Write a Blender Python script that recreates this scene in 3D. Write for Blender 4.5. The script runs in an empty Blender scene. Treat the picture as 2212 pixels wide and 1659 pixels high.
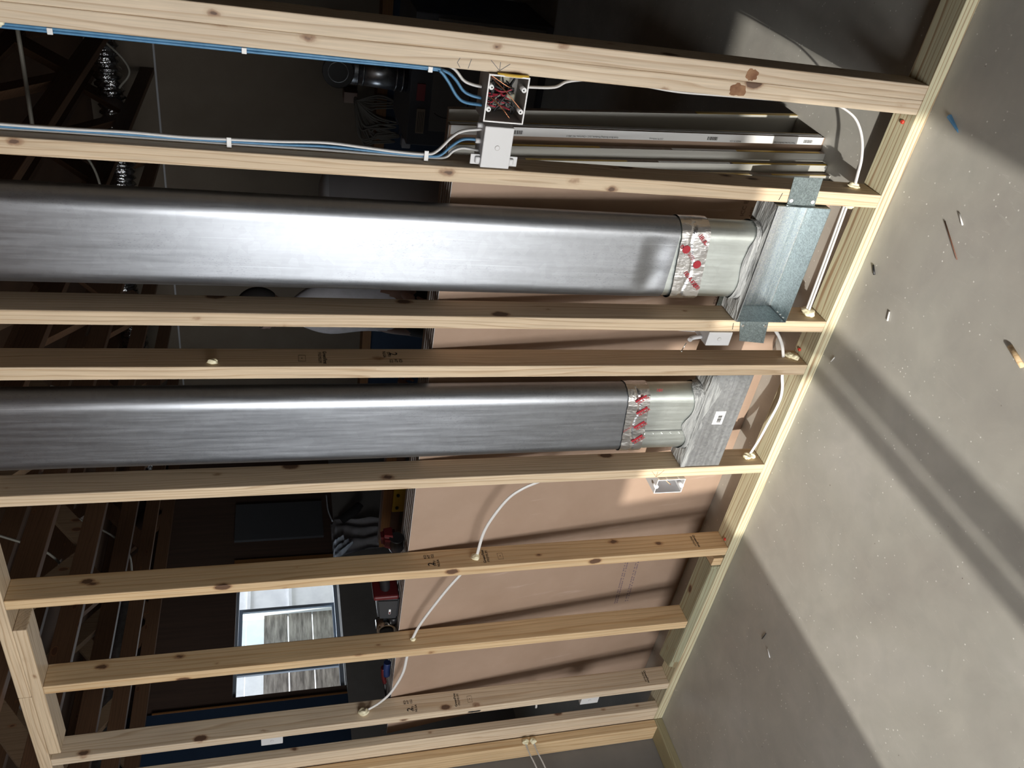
import bpy, bmesh, math, random
from mathutils import Vector, Matrix, noise
random.seed(7)
S = bpy.context.scene
C = S.collection
PI = math.pi

# ------------------------------------------------------------------ camera
cam_d = bpy.data.cameras.new('camera')
cam = bpy.data.objects.new('camera', cam_d)
C.objects.link(cam)
# rows: image right, image down, view direction (the phone was held sideways)
Rw = ((0.1547, -0.2321, -0.9603), (-0.8140, -0.5807, 0.0092), (-0.5598, 0.7803, -0.2788))
vr, vd, vf = (Vector(r) for r in Rw)
vf.normalize(); vd = vf.cross(vr).normalized(); vr = vd.cross(vf).normalized()
m = Matrix((vr, -vd, -vf)).transposed().to_4x4()
m.translation = Vector((-0.1628, -1.7803, 1.6220))
cam.matrix_world = m
cam_d.sensor_fit = 'HORIZONTAL'; cam_d.sensor_width = 36.0
cam_d.lens = 1746.33 / 2212 * 36.0
cam_d.clip_start = 0.02; cam_d.clip_end = 60
S.camera = cam

# ------------------------------------------------------------------ light
vs = S.view_settings
vs.view_transform = 'Standard'; vs.look = 'None'; vs.gamma = 1; vs.use_curve_mapping = False
vs.exposure = 0.0
w = bpy.data.worlds.new('sky'); S.world = w; w.use_nodes = True
bg = w.node_tree.nodes['Background']
bg.inputs[0].default_value = (0.86, 0.93, 1.0, 1); bg.inputs[1].default_value = 2.6

sd = bpy.data.lights.new('sun', 'SUN'); sd.energy = 4.8; sd.angle = math.radians(0.6); sd.color = (1.0, 0.95, 0.86)
sun = bpy.data.objects.new('sun', sd); C.objects.link(sun)
sun.rotation_euler = Vector((0.03, 1.0, -0.385)).to_track_quat('-Z', 'Y').to_euler()
sun.location = (-1.4, -6, 4)

def area(name, loc, d, sx, sy, e, col):
    l = bpy.data.lights.new(name, 'AREA'); l.shape = 'RECTANGLE'; l.size = sx; l.size_y = sy; l.energy = e; l.color = col
    o = bpy.data.objects.new(name, l); C.objects.link(o); o.location = loc
    o.rotation_euler = Vector(d).to_track_quat('-Z', 'Z').to_euler(); return o
area('daylight_door_glass', (-1.50, -4.28, 1.08), (0, 1, 0), 1.5, 2.0, 160, (1.0, 0.985, 0.95))
area('added_side_light', (-2.92, -4.28, 1.35), (0, 1, 0), 0.95, 1.5, 6, (0.93, 0.97, 1.0))  # added lamp that gives the ducts something bright to reflect
area('daylight_far_window', (-5.46, 2.4, 1.56), (1, 0, 0), 1.2, 0.74, 9, (0.85, 0.93, 1.0))

# ------------------------------------------------------------------ materials
def mat(name, col, rough=0.6, metal=0.0, **k):
    m = bpy.data.materials.new(name); m.use_nodes = True
    b = m.node_tree.nodes['Principled BSDF']
    b.inputs['Base Color'].default_value = (*col, 1)
    b.inputs['Roughness'].default_value = rough; b.inputs['Metallic'].default_value = metal
    for a, v in k.items(): b.inputs[a].default_value = v
    return m

class NB:
    """small node builder"""
    def __init__(s, m):
        s.t = m.node_tree; s.b = s.t.nodes['Principled BSDF']
    def n(s, typ, **k):
        x = s.t.nodes.new(typ)
        for a, v in k.items(): setattr(x, a, v)
        return x
    def l(s, a, b): s.t.links.new(a, b)
    def coord(s, scale, rnd=True):
        tc = s.n('ShaderNodeTexCoord'); mp = s.n('ShaderNodeMapping'); mp.inputs['Scale'].default_value = scale
        v = tc.outputs['Object']
        if rnd:
            oi = s.n('ShaderNodeObjectInfo'); mu = s.n('ShaderNodeMath', operation='MULTIPLY'); mu.inputs[1].default_value = 37.0
            s.l(oi.outputs['Random'], mu.inputs[0])
            ad = s.n('ShaderNodeVectorMath', operation='ADD'); s.l(v, ad.inputs[0]); s.l(mu.outputs[0], ad.inputs[1]); v = ad.outputs[0]
        s.l(v, mp.inputs['Vector']); return mp.outputs[0]
    def noise(s, vec, scale, detail=3, rough=0.5, dist=0.0):
        x = s.n('ShaderNodeTexNoise'); s.l(vec, x.inputs['Vector'])
        x.inputs['Scale'].default_value = scale; x.inputs['Detail'].default_value = detail
        x.inputs['Roughness'].default_value = rough; x.inputs['Distortion'].default_value = dist
        return x.outputs['Fac']
    def ramp(s, fac, stops):
        r = s.n('ShaderNodeValToRGB'); e = r.color_ramp.elements
        while len(e) < len(stops): e.new(0.5)
        for i, (p, c) in enumerate(stops):
            e[i].position = p; e[i].color = (*c, 1) if len(c) == 3 else c
        s.l(fac, r.inputs[0]); return r.outputs[0]
    def mix(s, fac, a, b, mode='MIX'):
        x = s.n('ShaderNodeMix', data_type='RGBA', blend_type=mode)
        for sock, v in ((x.inputs[0], fac), (x.inputs[6], a), (x.inputs[7], b)):
            if isinstance(v, (int, float)): sock.default_value = v
            elif isinstance(v, tuple): sock.default_value = (*v, 1)
            else: s.l(v, sock)
        return x.outputs[2]
    def bump(s, h, strength, dist=0.002):
        x = s.n('ShaderNodeBump'); x.inputs['Strength'].default_value = strength; x.inputs['Distance'].default_value = dist
        s.l(h, x.inputs['Height']); s.l(x.outputs[0], s.b.inputs['Normal'])
    def col(s, c): s.l(c, s.b.inputs['Base Color'])

G = (1, 1, 1); K = (0, 0, 0)
def wood(name, axis, light, dark, knot=(0.20, 0.085, 0.035), contrast=0.75, rough=0.62, rings=1.0, knots=True):
    m = mat(name, light, rough); q = NB(m)
    ax = 'xyz'.index(axis)
    sc = [1, 1, 1]; sc[ax] = 0.055
    v = q.coord(tuple(sc))
    # warp so the figure drifts along the board
    wn = q.n('ShaderNodeTexNoise'); q.l(v, wn.inputs['Vector']); wn.inputs['Scale'].default_value = 14; wn.inputs['Detail'].default_value = 2
    ws = q.n('ShaderNodeVectorMath', operation='SCALE'); ws.inputs['Scale'].default_value = 0.060
    q.l(wn.outputs['Color'], ws.inputs[0])
    wa = q.n('ShaderNodeVectorMath', operation='ADD'); q.l(v, wa.inputs[0]); q.l(ws.outputs[0], wa.inputs[1])
    wv = q.n('ShaderNodeTexWave', wave_type='RINGS', rings_direction='XYZ'[ax], wave_profile='SAW')
    wv.inputs['Scale'].default_value = 34 * rings; wv.inputs['Distortion'].default_value = 4.0
    wv.inputs['Detail'].default_value = 2; wv.inputs['Detail Scale'].default_value = 1.2
    q.l(wa.outputs[0], wv.inputs['Vector'])
    g = q.ramp(wv.outputs['Fac'], [(0.0, K), (0.7, (0.15,) * 3), (0.93, (contrast,) * 3), (1.0, (contrast * .4,) * 3)])
    c = q.mix(g, light, dark)
    sc2 = [60, 60, 60]; sc2[ax] = 2.0
    f = q.noise(q.coord(tuple(sc2)), 3.0, 3, 0.6)
    fr = q.ramp(f, [(0.3, (0.80,) * 3), (0.7, (1.06,) * 3)])
    c = q.mix(0.8, c, fr, 'MULTIPLY')
    big = q.noise(q.coord((1, 1, 1)), 2.2, 2)
    br = q.ramp(big, [(0.3, (0.90, 0.88, 0.86)), (0.7, (1.04, 1.03, 1.0))])
    c = q.mix(1.0, c, br, 'MULTIPLY')
    hs = [1, 1, 1]; hs[ax] = 0.02
    hl = q.ramp(q.noise(q.coord(tuple(hs)), 170, 2, 0.5), [(0.62, K), (0.72, (0.45,) * 3)])
    c = q.mix(hl, c, dark)
    if knots:
        sk = [15.0] * 3; sk[ax] = 8.0
        nv = q.n('ShaderNodeTexNoise'); q.l(q.coord((1, 1, 1)), nv.inputs['Vector']); nv.inputs['Scale'].default_value = 60
        sc_ = q.n('ShaderNodeVectorMath', operation='SCALE'); sc_.inputs['Scale'].default_value = 0.10; q.l(nv.outputs['Color'], sc_.inputs[0])
        ad = q.n('ShaderNodeVectorMath', operation='ADD'); q.l(q.coord(tuple(sk)), ad.inputs[0]); q.l(sc_.outputs[0], ad.inputs[1])
        vo = q.n('ShaderNodeTexVoronoi'); q.l(ad.outputs[0], vo.inputs['Vector']); vo.inputs['Scale'].default_value = 1.0
        bw = q.n('ShaderNodeRGBToBW'); q.l(vo.outputs['Color'], bw.inputs[0])
        sz = q.n('ShaderNodeMapRange'); q.l(bw.outputs[0], sz.inputs['Value'])
        for k_, v_ in (('From Min', .30), ('From Max', .82), ('To Min', 0.0), ('To Max', .23)): sz.inputs[k_].default_value = v_
        df = q.n('ShaderNodeMath', operation='SUBTRACT'); q.l(sz.outputs[0], df.inputs[0]); q.l(vo.outputs['Distance'], df.inputs[1])
        halo = q.ramp(df.outputs[0], [(0.0, K), (0.02, (0.30,) * 3), (0.05, (0.65,) * 3)])
        ad2 = q.n('ShaderNodeMath', operation='ADD'); q.l(df.outputs[0], ad2.inputs[0]); ad2.inputs[1].default_value = 0.06
        big_halo = q.ramp(ad2.outputs[0], [(0.0, K), (0.06, (0.30,) * 3)])
        c = q.mix(big_halo, c, dark)
        c = q.mix(halo, c, knot)
        c = q.mix(q.ramp(df.outputs[0], [(0.055, K), (0.075, (0.75,) * 3)]), c, (0.05, 0.02, 0.012))
    q.col(c)
    q.bump(f, 0.25, 0.001)
    return m
WL, WD = (0.66, 0.53, 0.38), (0.42, 0.285, 0.165)
M_wz = wood('spruce_upright', 'z', WL, WD)
M_wz2 = wood('spruce_upright_pale', 'z', (0.67, 0.56, 0.43), (0.44, 0.31, 0.195), rings=.7)
M_wz3 = wood('spruce_upright_orange', 'z', (0.66, 0.49, 0.30), (0.46, 0.28, 0.13), rings=.6)
M_wx = wood('spruce_level', 'x', WL, WD)
M_tx = wood('treated_pine_level', 'x', (0.62, 0.595, 0.42), (0.33, 0.215, 0.12), contrast=1.0, rings=.8, knots=False)
M_ty = wood('treated_pine_side', 'y', (0.36, 0.33, 0.21), (0.22, 0.18, 0.09), contrast=.9, rings=1.9, knots=False)
M_tb = wood('treated_block', 'x', (0.36, 0.37, 0.26), (0.24, 0.17, 0.09), contrast=.9, rings=1.0)
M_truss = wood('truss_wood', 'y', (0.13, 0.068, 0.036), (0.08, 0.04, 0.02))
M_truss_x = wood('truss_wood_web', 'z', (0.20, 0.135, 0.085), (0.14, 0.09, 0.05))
M_trim = wood('orange_trim_wood', 'x', (0.22, 0.10, 0.03), (0.15, 0.06, 0.018), knots=False)

def simple_noise(name, a, b, scale, rough=0.8, metal=0, bump=0, st=(0.35, 0.65), detail=4, aniso=(1, 1, 1), rnd=False, bd=0.002):
    m = mat(name, a, rough, metal); q = NB(m)
    f = q.noise(q.coord(aniso, rnd), scale, detail, 0.6)
    q.col(q.ramp(f, [(st[0], a), (st[1], b)]))
    if bump: q.bump(f, bump, bd)
    return m

def concrete():
    m = mat('concrete_slab', (0.36, 0.35, 0.32), 0.55); q = NB(m)
    v = q.coord((1, 1, 1), False)
    a = q.noise(v, 1.6, 5, 0.62, 0.4); b = q.noise(v, 9, 5, 0.6, 0.6)
    c = q.ramp(a, [(0.30, (0.350, 0.332, 0.308)), (0.5, (0.412, 0.402, 0.368)), (0.72, (0.485, 0.468, 0.440))])
    c = q.mix(0.6, c, q.ramp(b, [(0.3, (0.86, 0.86, 0.86)), (0.7, (1.08, 1.07, 1.05))]), 'MULTIPLY')
    vo = q.n('ShaderNodeTexVoronoi'); q.l(v, vo.inputs['Vector']); vo.inputs['Scale'].default_value = 48
    sp = q.ramp(vo.outputs['Distance'], [(0.07, G), (0.13, K)])
    sel = q.ramp(q.noise(v, 11, 2), [(0.46, K), (0.56, G)])
    c = q.mix(q.mix(1.0, sp, sel, 'MULTIPLY'), c, (0.75, 0.75, 0.71))
    vo2 = q.n('ShaderNodeTexVoronoi'); q.l(v, vo2.inputs['Vector']); vo2.inputs['Scale'].default_value = 23
    c = q.mix(q.mix(1.0, q.ramp(vo2.outputs['Distance'], [(0.03, G), (0.05, K)]), q.ramp(q.noise(v, 5, 2), [(0.53, K), (0.6, G)]), 'MULTIPLY'), c, (0.10, 0.08, 0.06))
    rc = q.ramp(q.noise(q.coord((1, 1, 1), False), 3.1, 7, 0.8, 1.5), [(0.66, K), (0.72, (0.25,) * 3)])
    c = q.mix(rc, c, (0.55, 0.30, 0.26))
    # splashes of dried compound
    s2 = q.ramp(q.noise(v, 7.5, 6, 0.72), [(0.70, K), (0.76, (0.6,) * 3)])
    c = q.mix(s2, c, (0.62, 0.63, 0.62))
    st = q.ramp(q.noise(q.coord((3, .5, 1), False), 22, 4, 0.7, 1.2), [(0.62, K), (0.74, (0.35,) * 3)])
    c = q.mix(st, c, (0.56, 0.55, 0.52))
    q.col(c)
    r = q.ramp(a, [(0.3, (0.42,) * 3), (0.7, (0.62,) * 3)]); q.l(r, q.b.inputs['Roughness'])
    q.bump(b, 0.35, 0.002); return m
M_conc = concrete()

def metal(name, base, rough, spangle=0.12, aniso=0.0, grain='z', sc=60):
    m = mat(name, base, rough, 1.0); q = NB(m)
    v = q.coord((1, 1, 1))
    vo = q.n('ShaderNodeTexVoronoi'); q.l(v, vo.inputs['Vector']); vo.inputs['Scale'].default_value = sc
    bw = q.n('ShaderNodeRGBToBW'); q.l(vo.outputs['Color'], bw.inputs[0])
    c = q.ramp(bw.outputs[0], [(0.2, tuple(x * (1 - spangle) for x in base)), (0.8, tuple(min(1, x * (1 + spangle)) for x in base))])
    gs = {'z': (14, 14, .7), 'x': (.7, 14, 14)}[grain]
    sn = q.noise(q.coord(gs), 6, 4, 0.7)
    sc_ = q.ramp(sn, [(0.44, (0.92,) * 3), (0.60, (1.0,) * 3), (0.70, (1.05,) * 3)])
    c = q.mix(0.7, c, sc_, 'MULTIPLY')
    if aniso:
        dk = q.ramp(q.noise(q.coord((3, 3, 1)), 150, 2, 0.6), [(0.60, K), (0.68, (0.55,) * 3)])
        area_ = q.ramp(q.noise(q.coord((1, 1, .4)), 9, 2), [(0.45, K), (0.6, G)])
        c = q.mix(q.mix(1.0, dk, area_, 'MULTIPLY'), c, tuple(x * .55 for x in base))
        ln = q.ramp(q.noise(q.coord((1, 1, .012)), 160, 2), [(0.66, K), (0.72, (0.35,) * 3)])
        c = q.mix(ln, c, tuple(min(1, x * 1.45) for x in base))
    q.col(c)
    r = q.ramp(sn, [(0.3, (rough * .9,) * 3), (0.7, (rough * 1.15,) * 3)]); q.l(r, q.b.inputs['Roughness'])
    if aniso:
        tg = q.n('ShaderNodeTangent', direction_type='RADIAL', axis='Z'); q.l(tg.outputs[0], q.b.inputs['Tangent'])
        q.b.inputs['Anisotropic'].default_value = aniso
        q.b.inputs['Anisotropic Rotation'].default_value = 0.0
    return m
M_duct = metal('galvanised_duct', (0.36, 0.375, 0.405), 0.36, 0.03, 0.35)
M_collar = metal('galvanised_collar', (0.70, 0.75, 0.73), 0.38, 0.02)
M_boot = metal('galvanised_spangle', (0.27, 0.325, 0.335), 0.42, 0.20, 0, 'x', 300)  # boot floor and ends: shade darkened into the colour; straps share it
M_boot_lit = metal('galvanised_lit_tint', (0.84, 0.90, 1.0), 0.27, 0.16, 0, 'x', 420)  # boot back panel: reflected daylight brightened into the base colour
M_bootd = metal('galvanised_dull', (0.36, 0.37, 0.38), 0.52, 0.10, 0, 'x', 120)
M_pipe = metal('pipe_metal', (0.50, 0.53, 0.58), 0.30, 0.08)
M_screw = mat('zinc_screw', (0.8, 0.8, 0.78), 0.25, 1.0)
M_foil = simple_noise('foil_tape', (0.92, 0.92, 0.93), (0.80, 0.80, 0.82), 34, 0.24, 1.0, 0.9, aniso=(1, 1, .4), bd=0.004)
M_flex = simple_noise('foil_flex_duct', (0.60, 0.60, 0.62), (0.2, 0.2, 0.21), 16, 0.16, 1.0, 1.0, bd=0.02)
M_mastic = simple_noise('grey_duct_mastic', (0.13, 0.135, 0.14), (0.33, 0.34, 0.34), 16, 0.34, 0, 1.0, aniso=(.5, 3, 5), bd=0.012)
M_foam = simple_noise('spray_foam', (0.72, 0.66, 0.45), (0.80, 0.75, 0.56), 30, 0.45, 0, 0.2)
M_pvcw = mat('white_plastic', (0.60, 0.60, 0.61), 0.4)
M_rim = mat('white_plastic_bright', (0.72, 0.72, 0.72), 0.4)
M_pvci = mat('grey_box_inside', (0.30, 0.28, 0.26), 0.55)
M_cabw = mat('white_cable', (0.66, 0.65, 0.64), 0.4)
M_cabb = simple_noise('blue_cable', (0.07, 0.20, 0.36), (0.10, 0.25, 0.43), 40, 0.38)
M_cabd = mat('dull_cable', (0.22, 0.21, 0.18), 0.5)
M_black = mat('black_plastic', (0.012, 0.012, 0.014), 0.45)
M_dgrey = mat('dark_grey_plastic', (0.035, 0.037, 0.042), 0.4)
M_red = mat('red_plastic', (0.085, 0.006, 0.008), 0.5)
M_redw = mat('red_wire', (0.35, 0.03, 0.05), 0.4)
M_copper = mat('copper', (0.75, 0.33, 0.18), 0.35, 1.0)
M_chrome = mat('chrome', (0.8, 0.8, 0.8), 0.12, 1.0)
M_yel = mat('yellow_tape', (0.62, 0.40, 0.05), 0.45)
M_yelp = mat('yellow_plate', (0.42, 0.27, 0.02), 0.4)
M_ink = mat('black_ink', (0.02, 0.018, 0.016), 0.8)
M_inkr = mat('red_ink', (0.42, 0.015, 0.03), 0.5)
M_pencil = mat('pencil_mark', (0.12, 0.12, 0.13), 0.7)
M_white = mat('white_paint', (0.75, 0.75, 0.75), 0.5)
M_label = mat('white_label', (0.78, 0.79, 0.80), 0.5)
M_stain = simple_noise('brown_stain', (0.17, 0.07, 0.03), (0.30, 0.16, 0.08), 30, 0.7)
def brownpaper():
    m = mat('brown_gypsum_paper', (0.38, 0.27, 0.20), 0.75); q = NB(m)
    f = q.noise(q.coord((1, 1, 1), False), 5, 4, 0.6); g = q.noise(q.coord((5, 1, .35), False), 7, 4, 0.7)
    c = q.ramp(f, [(0.3, (0.31, 0.215, 0.155)), (0.7, (0.355, 0.252, 0.188))])
    c = q.mix(q.ramp(g, [(0.62, K), (0.76, (0.35,) * 3)]), c, (0.58, 0.46, 0.40))
    q.col(c); return m
M_brown = brownpaper()
M_gwhite = mat('white_gypsum_paper', (0.46, 0.455, 0.42), 0.7)
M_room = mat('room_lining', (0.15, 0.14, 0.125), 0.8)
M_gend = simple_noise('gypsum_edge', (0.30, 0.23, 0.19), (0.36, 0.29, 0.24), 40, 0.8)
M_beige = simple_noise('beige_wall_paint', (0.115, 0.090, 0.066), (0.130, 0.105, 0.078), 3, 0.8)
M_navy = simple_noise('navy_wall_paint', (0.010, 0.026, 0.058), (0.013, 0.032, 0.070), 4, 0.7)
M_umber = simple_noise('dark_brown_panelling', (0.055, 0.034, 0.026), (0.075, 0.046, 0.034), 5, 0.7, aniso=(1, 6, .3))
M_slate = simple_noise('dark_grey_paint', (0.15, 0.145, 0.14), (0.18, 0.175, 0.17), 4, 0.8)
M_slab2 = mat('slate_board', (0.055, 0.06, 0.07), 0.7)
M_sub = simple_noise('subfloor_boards', (0.07, 0.035, 0.017), (0.11, 0.056, 0.027), 3, 0.85, aniso=(1, .3, 1))
M_steel = mat('furnace_cabinet_paint', (0.085, 0.09, 0.11), 0.45)
M_steel2 = mat('furnace_panel_paint', (0.17, 0.165, 0.16), 0.5)
M_cloth = simple_noise('grey_shirt_cloth', (0.40, 0.40, 0.43), (0.50, 0.50, 0.55), 12, 0.9)
M_clothb = simple_noise('pale_blue_grey_cloth', (0.42, 0.46, 0.52), (0.50, 0.54, 0.62), 12, 0.9)
M_pants = mat('black_trousers_cloth', (0.012, 0.012, 0.014), 0.9)
M_skin = mat('skin', (0.20, 0.11, 0.08), 0.6)
M_hair = mat('dark_hair', (0.015, 0.012, 0.012), 0.8)
M_tank = simple_noise('grey_tank_paint', (0.32, 0.32, 0.34), (0.36, 0.36, 0.38), 3, 0.45)
M_plank = simple_noise('weathered_planks', (0.16, 0.14, 0.125), (0.50, 0.45, 0.40), 6, 0.9, aniso=(1, .6, 5))
M_siding = simple_noise('white_siding', (0.75, 0.77, 0.80), (0.86, 0.88, 0.90), 6, 0.7)
M_grass = simple_noise('ground_outside', (0.30, 0.32, 0.20), (0.42, 0.42, 0.32), 4, 0.95)
M_bluetape = mat('blue_tape', (0.04, 0.25, 0.80), 0.6)
M_alu = mat('window_frame_paint', (0.28, 0.33, 0.40), 0.4)
M_glass = mat('window_glass', (0.9, 0.97, 0.97), 0.02, 0, **{'Transmission Weight': 1.0, 'IOR': 1.03})

# ------------------------------------------------------------------ geometry helpers
def bx(bm, x0, x1, y0, y1, z0, z1, bev=0.0):
    vs = [bm.verts.new((x, y, z)) for x in (x0, x1) for y in (y0, y1) for z in (z0, z1)]
    fs = [(0, 1, 3, 2), (4, 6, 7, 5), (0, 4, 5, 1), (2, 3, 7, 6), (0, 2, 6, 4), (1, 5, 7, 3)]
    F = [bm.faces.new([vs[i] for i in f]) for f in fs]
    if bev:
        es = list({e for f in F for e in f.edges})
        bmesh.ops.bevel(bm, geom=es, offset=bev, segments=2, affect='EDGES', profile=0.5)
def hexa(bm, p):
    """eight corners: bottom four in order, top four in order"""
    vs = [bm.verts.new(q) for q in p]
    for f in ((3, 2, 1, 0), (4, 5, 6, 7), (0, 1, 5, 4), (1, 2, 6, 5), (2, 3, 7, 6), (3, 0, 4, 7)):
        bm.faces.new([vs[i] for i in f])
def catmull(P, n=6):
    P = [Vector(p) for p in P]
    if len(P) < 3: return P
    Q = [P[0] * 2 - P[1]] + P + [P[-1] * 2 - P[-2]]
    out = []
    for i in range(1, len(Q) - 2):
        a, b, c, d = Q[i - 1:i + 3]
        for k in range(n):
            t = k / n
            out.append(0.5 * ((2 * b) + (c - a) * t + (2 * a - 5 * b + 4 * c - d) * t * t + (3 * b - a - 3 * c + d) * t ** 3))
    out.append(P[-1]); return out
def tube(bm, P, ra, rb=None, up=(0, 1, 0), n=10, smooth=6, caps=True):
    """sweep an ellipse: ra along `up`-ish direction, rb across; ra may be a list"""
    P = catmull(P, smooth) if smooth else [Vector(p) for p in P]
    rb = rb if rb is not None else ra
    rings = []
    for i, p in enumerate(P):
        t = (P[min(i + 1, len(P) - 1)] - P[max(i - 1, 0)]).normalized()
        u = Vector(up); u = u - t * u.dot(t)
        if u.length < 1e-4: u = t.orthogonal()
        u.normalize(); v = t.cross(u)
        A = ra[min(len(ra) - 1, int(i * len(ra) / len(P)))] if isinstance(ra, (list, tuple)) else ra
        Bq = rb[min(len(rb) - 1, int(i * len(rb) / len(P)))] if isinstance(rb, (list, tuple)) else rb
        rings.append([bm.verts.new(p + u * (A * math.cos(2 * PI * k / n)) + v * (Bq * math.sin(2 * PI * k / n))) for k in range(n)])
    for a, b in zip(rings, rings[1:]):
        for k in range(n): bm.faces.new((a[k], a[(k + 1) % n], b[(k + 1) % n], b[k])).smooth = True
    if caps:
        bm.faces.new(list(reversed(rings[0]))); bm.faces.new(rings[-1])
def cyl(bm, a, b, r, n=24, r2=None):
    a, b = Vector(a), Vector(b); t = (b - a).normalized(); u = t.orthogonal().normalized(); v = t.cross(u); r2 = r if r2 is None else r2
    A = [bm.verts.new(a + (u * math.cos(2 * PI * k / n) + v * math.sin(2 * PI * k / n)) * r) for k in range(n)]
    Bv = [bm.verts.new(b + (u * math.cos(2 * PI * k / n) + v * math.sin(2 * PI * k / n)) * r2) for k in range(n)]
    for k in range(n): bm.faces.new((A[k], A[(k + 1) % n], Bv[(k + 1) % n], Bv[k])).smooth = True
    bm.faces.new(list(reversed(A))); bm.faces.new(Bv)
def new(): return bmesh.new()
def box(*a, **k):
    b = new(); bx(b, *a, **k); return b
def bar(P, Q, w, h, up=(0, 0, 1)):
    """rectangular bar from P to Q, w across, h along up"""
    b = new(); P, Q = Vector(P), Vector(Q); t = (Q - P).normalized(); u = Vector(up); u = (u - t * u.dot(t)).normalized(); v = t.cross(u)
    c = [(-1, -1), (1, -1), (1, 1), (-1, 1)]
    hexa(b, [P + v * (i * w / 2) + u * (j * h / 2) for i, j in c] + [Q + v * (i * w / 2) + u * (j * h / 2) for i, j in c]); return b
def world_loc(o):
    return (world_loc(o.parent) if o.parent else Vector((0, 0, 0))) + o.location
def obj(name, bm, m, parent=None, origin=None, label=None, cat=None, group=None, kind=None, smooth=False):
    me = bpy.data.meshes.new(name)
    bmesh.ops.recalc_face_normals(bm, faces=bm.faces)
    org = Vector(origin) if origin is not None else (world_loc(parent) if parent else None)
    if org is None:
        xs = [v.co for v in bm.verts]
        org = Vector([(min(c[i] for c in xs) + max(c[i] for c in xs)) / 2 for i in range(3)]); org.z = min(c.z for c in xs)
    for v in bm.verts: v.co -= org
    bm.to_mesh(me); bm.free()
    if smooth:
        for p in me.polygons: p.use_smooth = True
    me.materials.append(m)
    o = bpy.data.objects.new(name, me); C.objects.link(o)
    if parent: o.parent = parent; o.location = org - world_loc(parent)
    else: o.location = org
    for k_, v_ in (('label', label), ('category', cat), ('group', group), ('kind', kind)):
        if v_: o[k_] = v_
    return o
def thing(name, loc, label, cat, group=None):
    o = bpy.data.objects.new(name, None); C.objects.link(o); o.location = loc; o.empty_display_size = 0.05
    o['label'] = label; o['category'] = cat
    if group: o['group'] = group
    return o
def struct(name, bm, m, parent=None, origin=(0, 0, 0)):
    o = obj(name, bm, m, parent, origin if not parent else None)
    if not parent: o['kind'] = 'structure'
    return o
def text(name, s, center, d, u, size, m, parent, bold=0.0, sx=1.0):
    cu = bpy.data.curves.new(name, 'FONT'); cu.body = s; cu.size = size; cu.align_x = 'CENTER'; cu.align_y = 'CENTER'
    cu.offset = bold; cu.resolution_u = 2
    t = bpy.data.objects.new(name, cu); C.objects.link(t)
    dg = bpy.context.evaluated_depsgraph_get(); me = bpy.data.meshes.new_from_object(t.evaluated_get(dg))
    bpy.data.objects.remove(t); bpy.data.curves.remove(cu)
    d, u = Vector(d).normalized(), Vector(u).normalized(); n = d.cross(u)
    base = Vector(center) + n * 0.0004 - world_loc(parent)
    for v in me.vertices: v.co = base + d * (v.co.x * sx) + u * v.co.y
    me.materials.clear(); me.materials.append(m); me.name = name
    o = bpy.data.objects.new(name, me); C.objects.link(o); o.parent = parent; return o

# ------------------------------------------------------------------ the room shell
CEIL = 2.90
struct('floor', box(-6.0, 3.0, -5.2, 5.4, -0.10, 0.0), M_conc)
struct('light_blocker_right', box(-.32, 2.9, 0.001, .095, .0385, 2.38), M_room)  # unseen panel added to cut the daylight reaching the far floor
struct('ceiling', box(-5.6, 3.0, -4.6, 5.0, CEIL, CEIL + 0.04), M_sub)
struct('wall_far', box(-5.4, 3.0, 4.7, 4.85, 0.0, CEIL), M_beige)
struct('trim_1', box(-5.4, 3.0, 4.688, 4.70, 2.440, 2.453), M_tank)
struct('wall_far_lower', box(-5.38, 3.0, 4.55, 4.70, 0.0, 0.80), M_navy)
struct('trim_2', box(-5.38, 3.0, 4.50, 4.70, 0.80, 0.875), M_trim)
# far-left wall with its window opening y 1.80..2.99, z 1.17..1.945
def wall_left_bm():
    b = new()
    bx(b, -5.55, -5.4, 2.99, 4.85, 1.16, CEIL); bx(b, -5.55, -5.4, 1.72, 1.80, 1.16, CEIL)
    bx(b, -5.55, -5.4, 1.80, 2.99, 1.945, CEIL); return b
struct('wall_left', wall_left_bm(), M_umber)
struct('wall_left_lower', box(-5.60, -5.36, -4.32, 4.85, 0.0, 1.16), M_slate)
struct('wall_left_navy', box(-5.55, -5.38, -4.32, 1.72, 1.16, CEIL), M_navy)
struct('trim_3', box(-5.384, -5.372, 1.718, 1.728, 1.16, 2.45), M_trim)
wn = struct('window_1', box(-5.46, -5.43, 1.80, 2.99, 1.17, 1.20), M_alu)
def frame(y0, y1, z0, z1, t, x0=-5.47, x1=-5.44):
    b = new(); bx(b, x0, x1, y0, y0 + t, z0, z1); bx(b, x0, x1, y1 - t, y1, z0, z1)
    bx(b, x0, x1, y0 + t, y1 - t, z0, z0 + t); bx(b, x0, x1, y0 + t, y1 - t, z1 - t, z1); return b
struct('window_frame', frame(1.80, 2.99, 1.17, 1.945, 0.022), M_alu, wn)
struct('window_sash', frame(2.02, 2.62, 1.19, 1.925, 0.028, -5.49, -5.47), M_alu, wn)
struct('window_pane', box(-5.482, -5.480, 2.05, 2.59, 1.22, 1.90), M_glass, wn)
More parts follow.
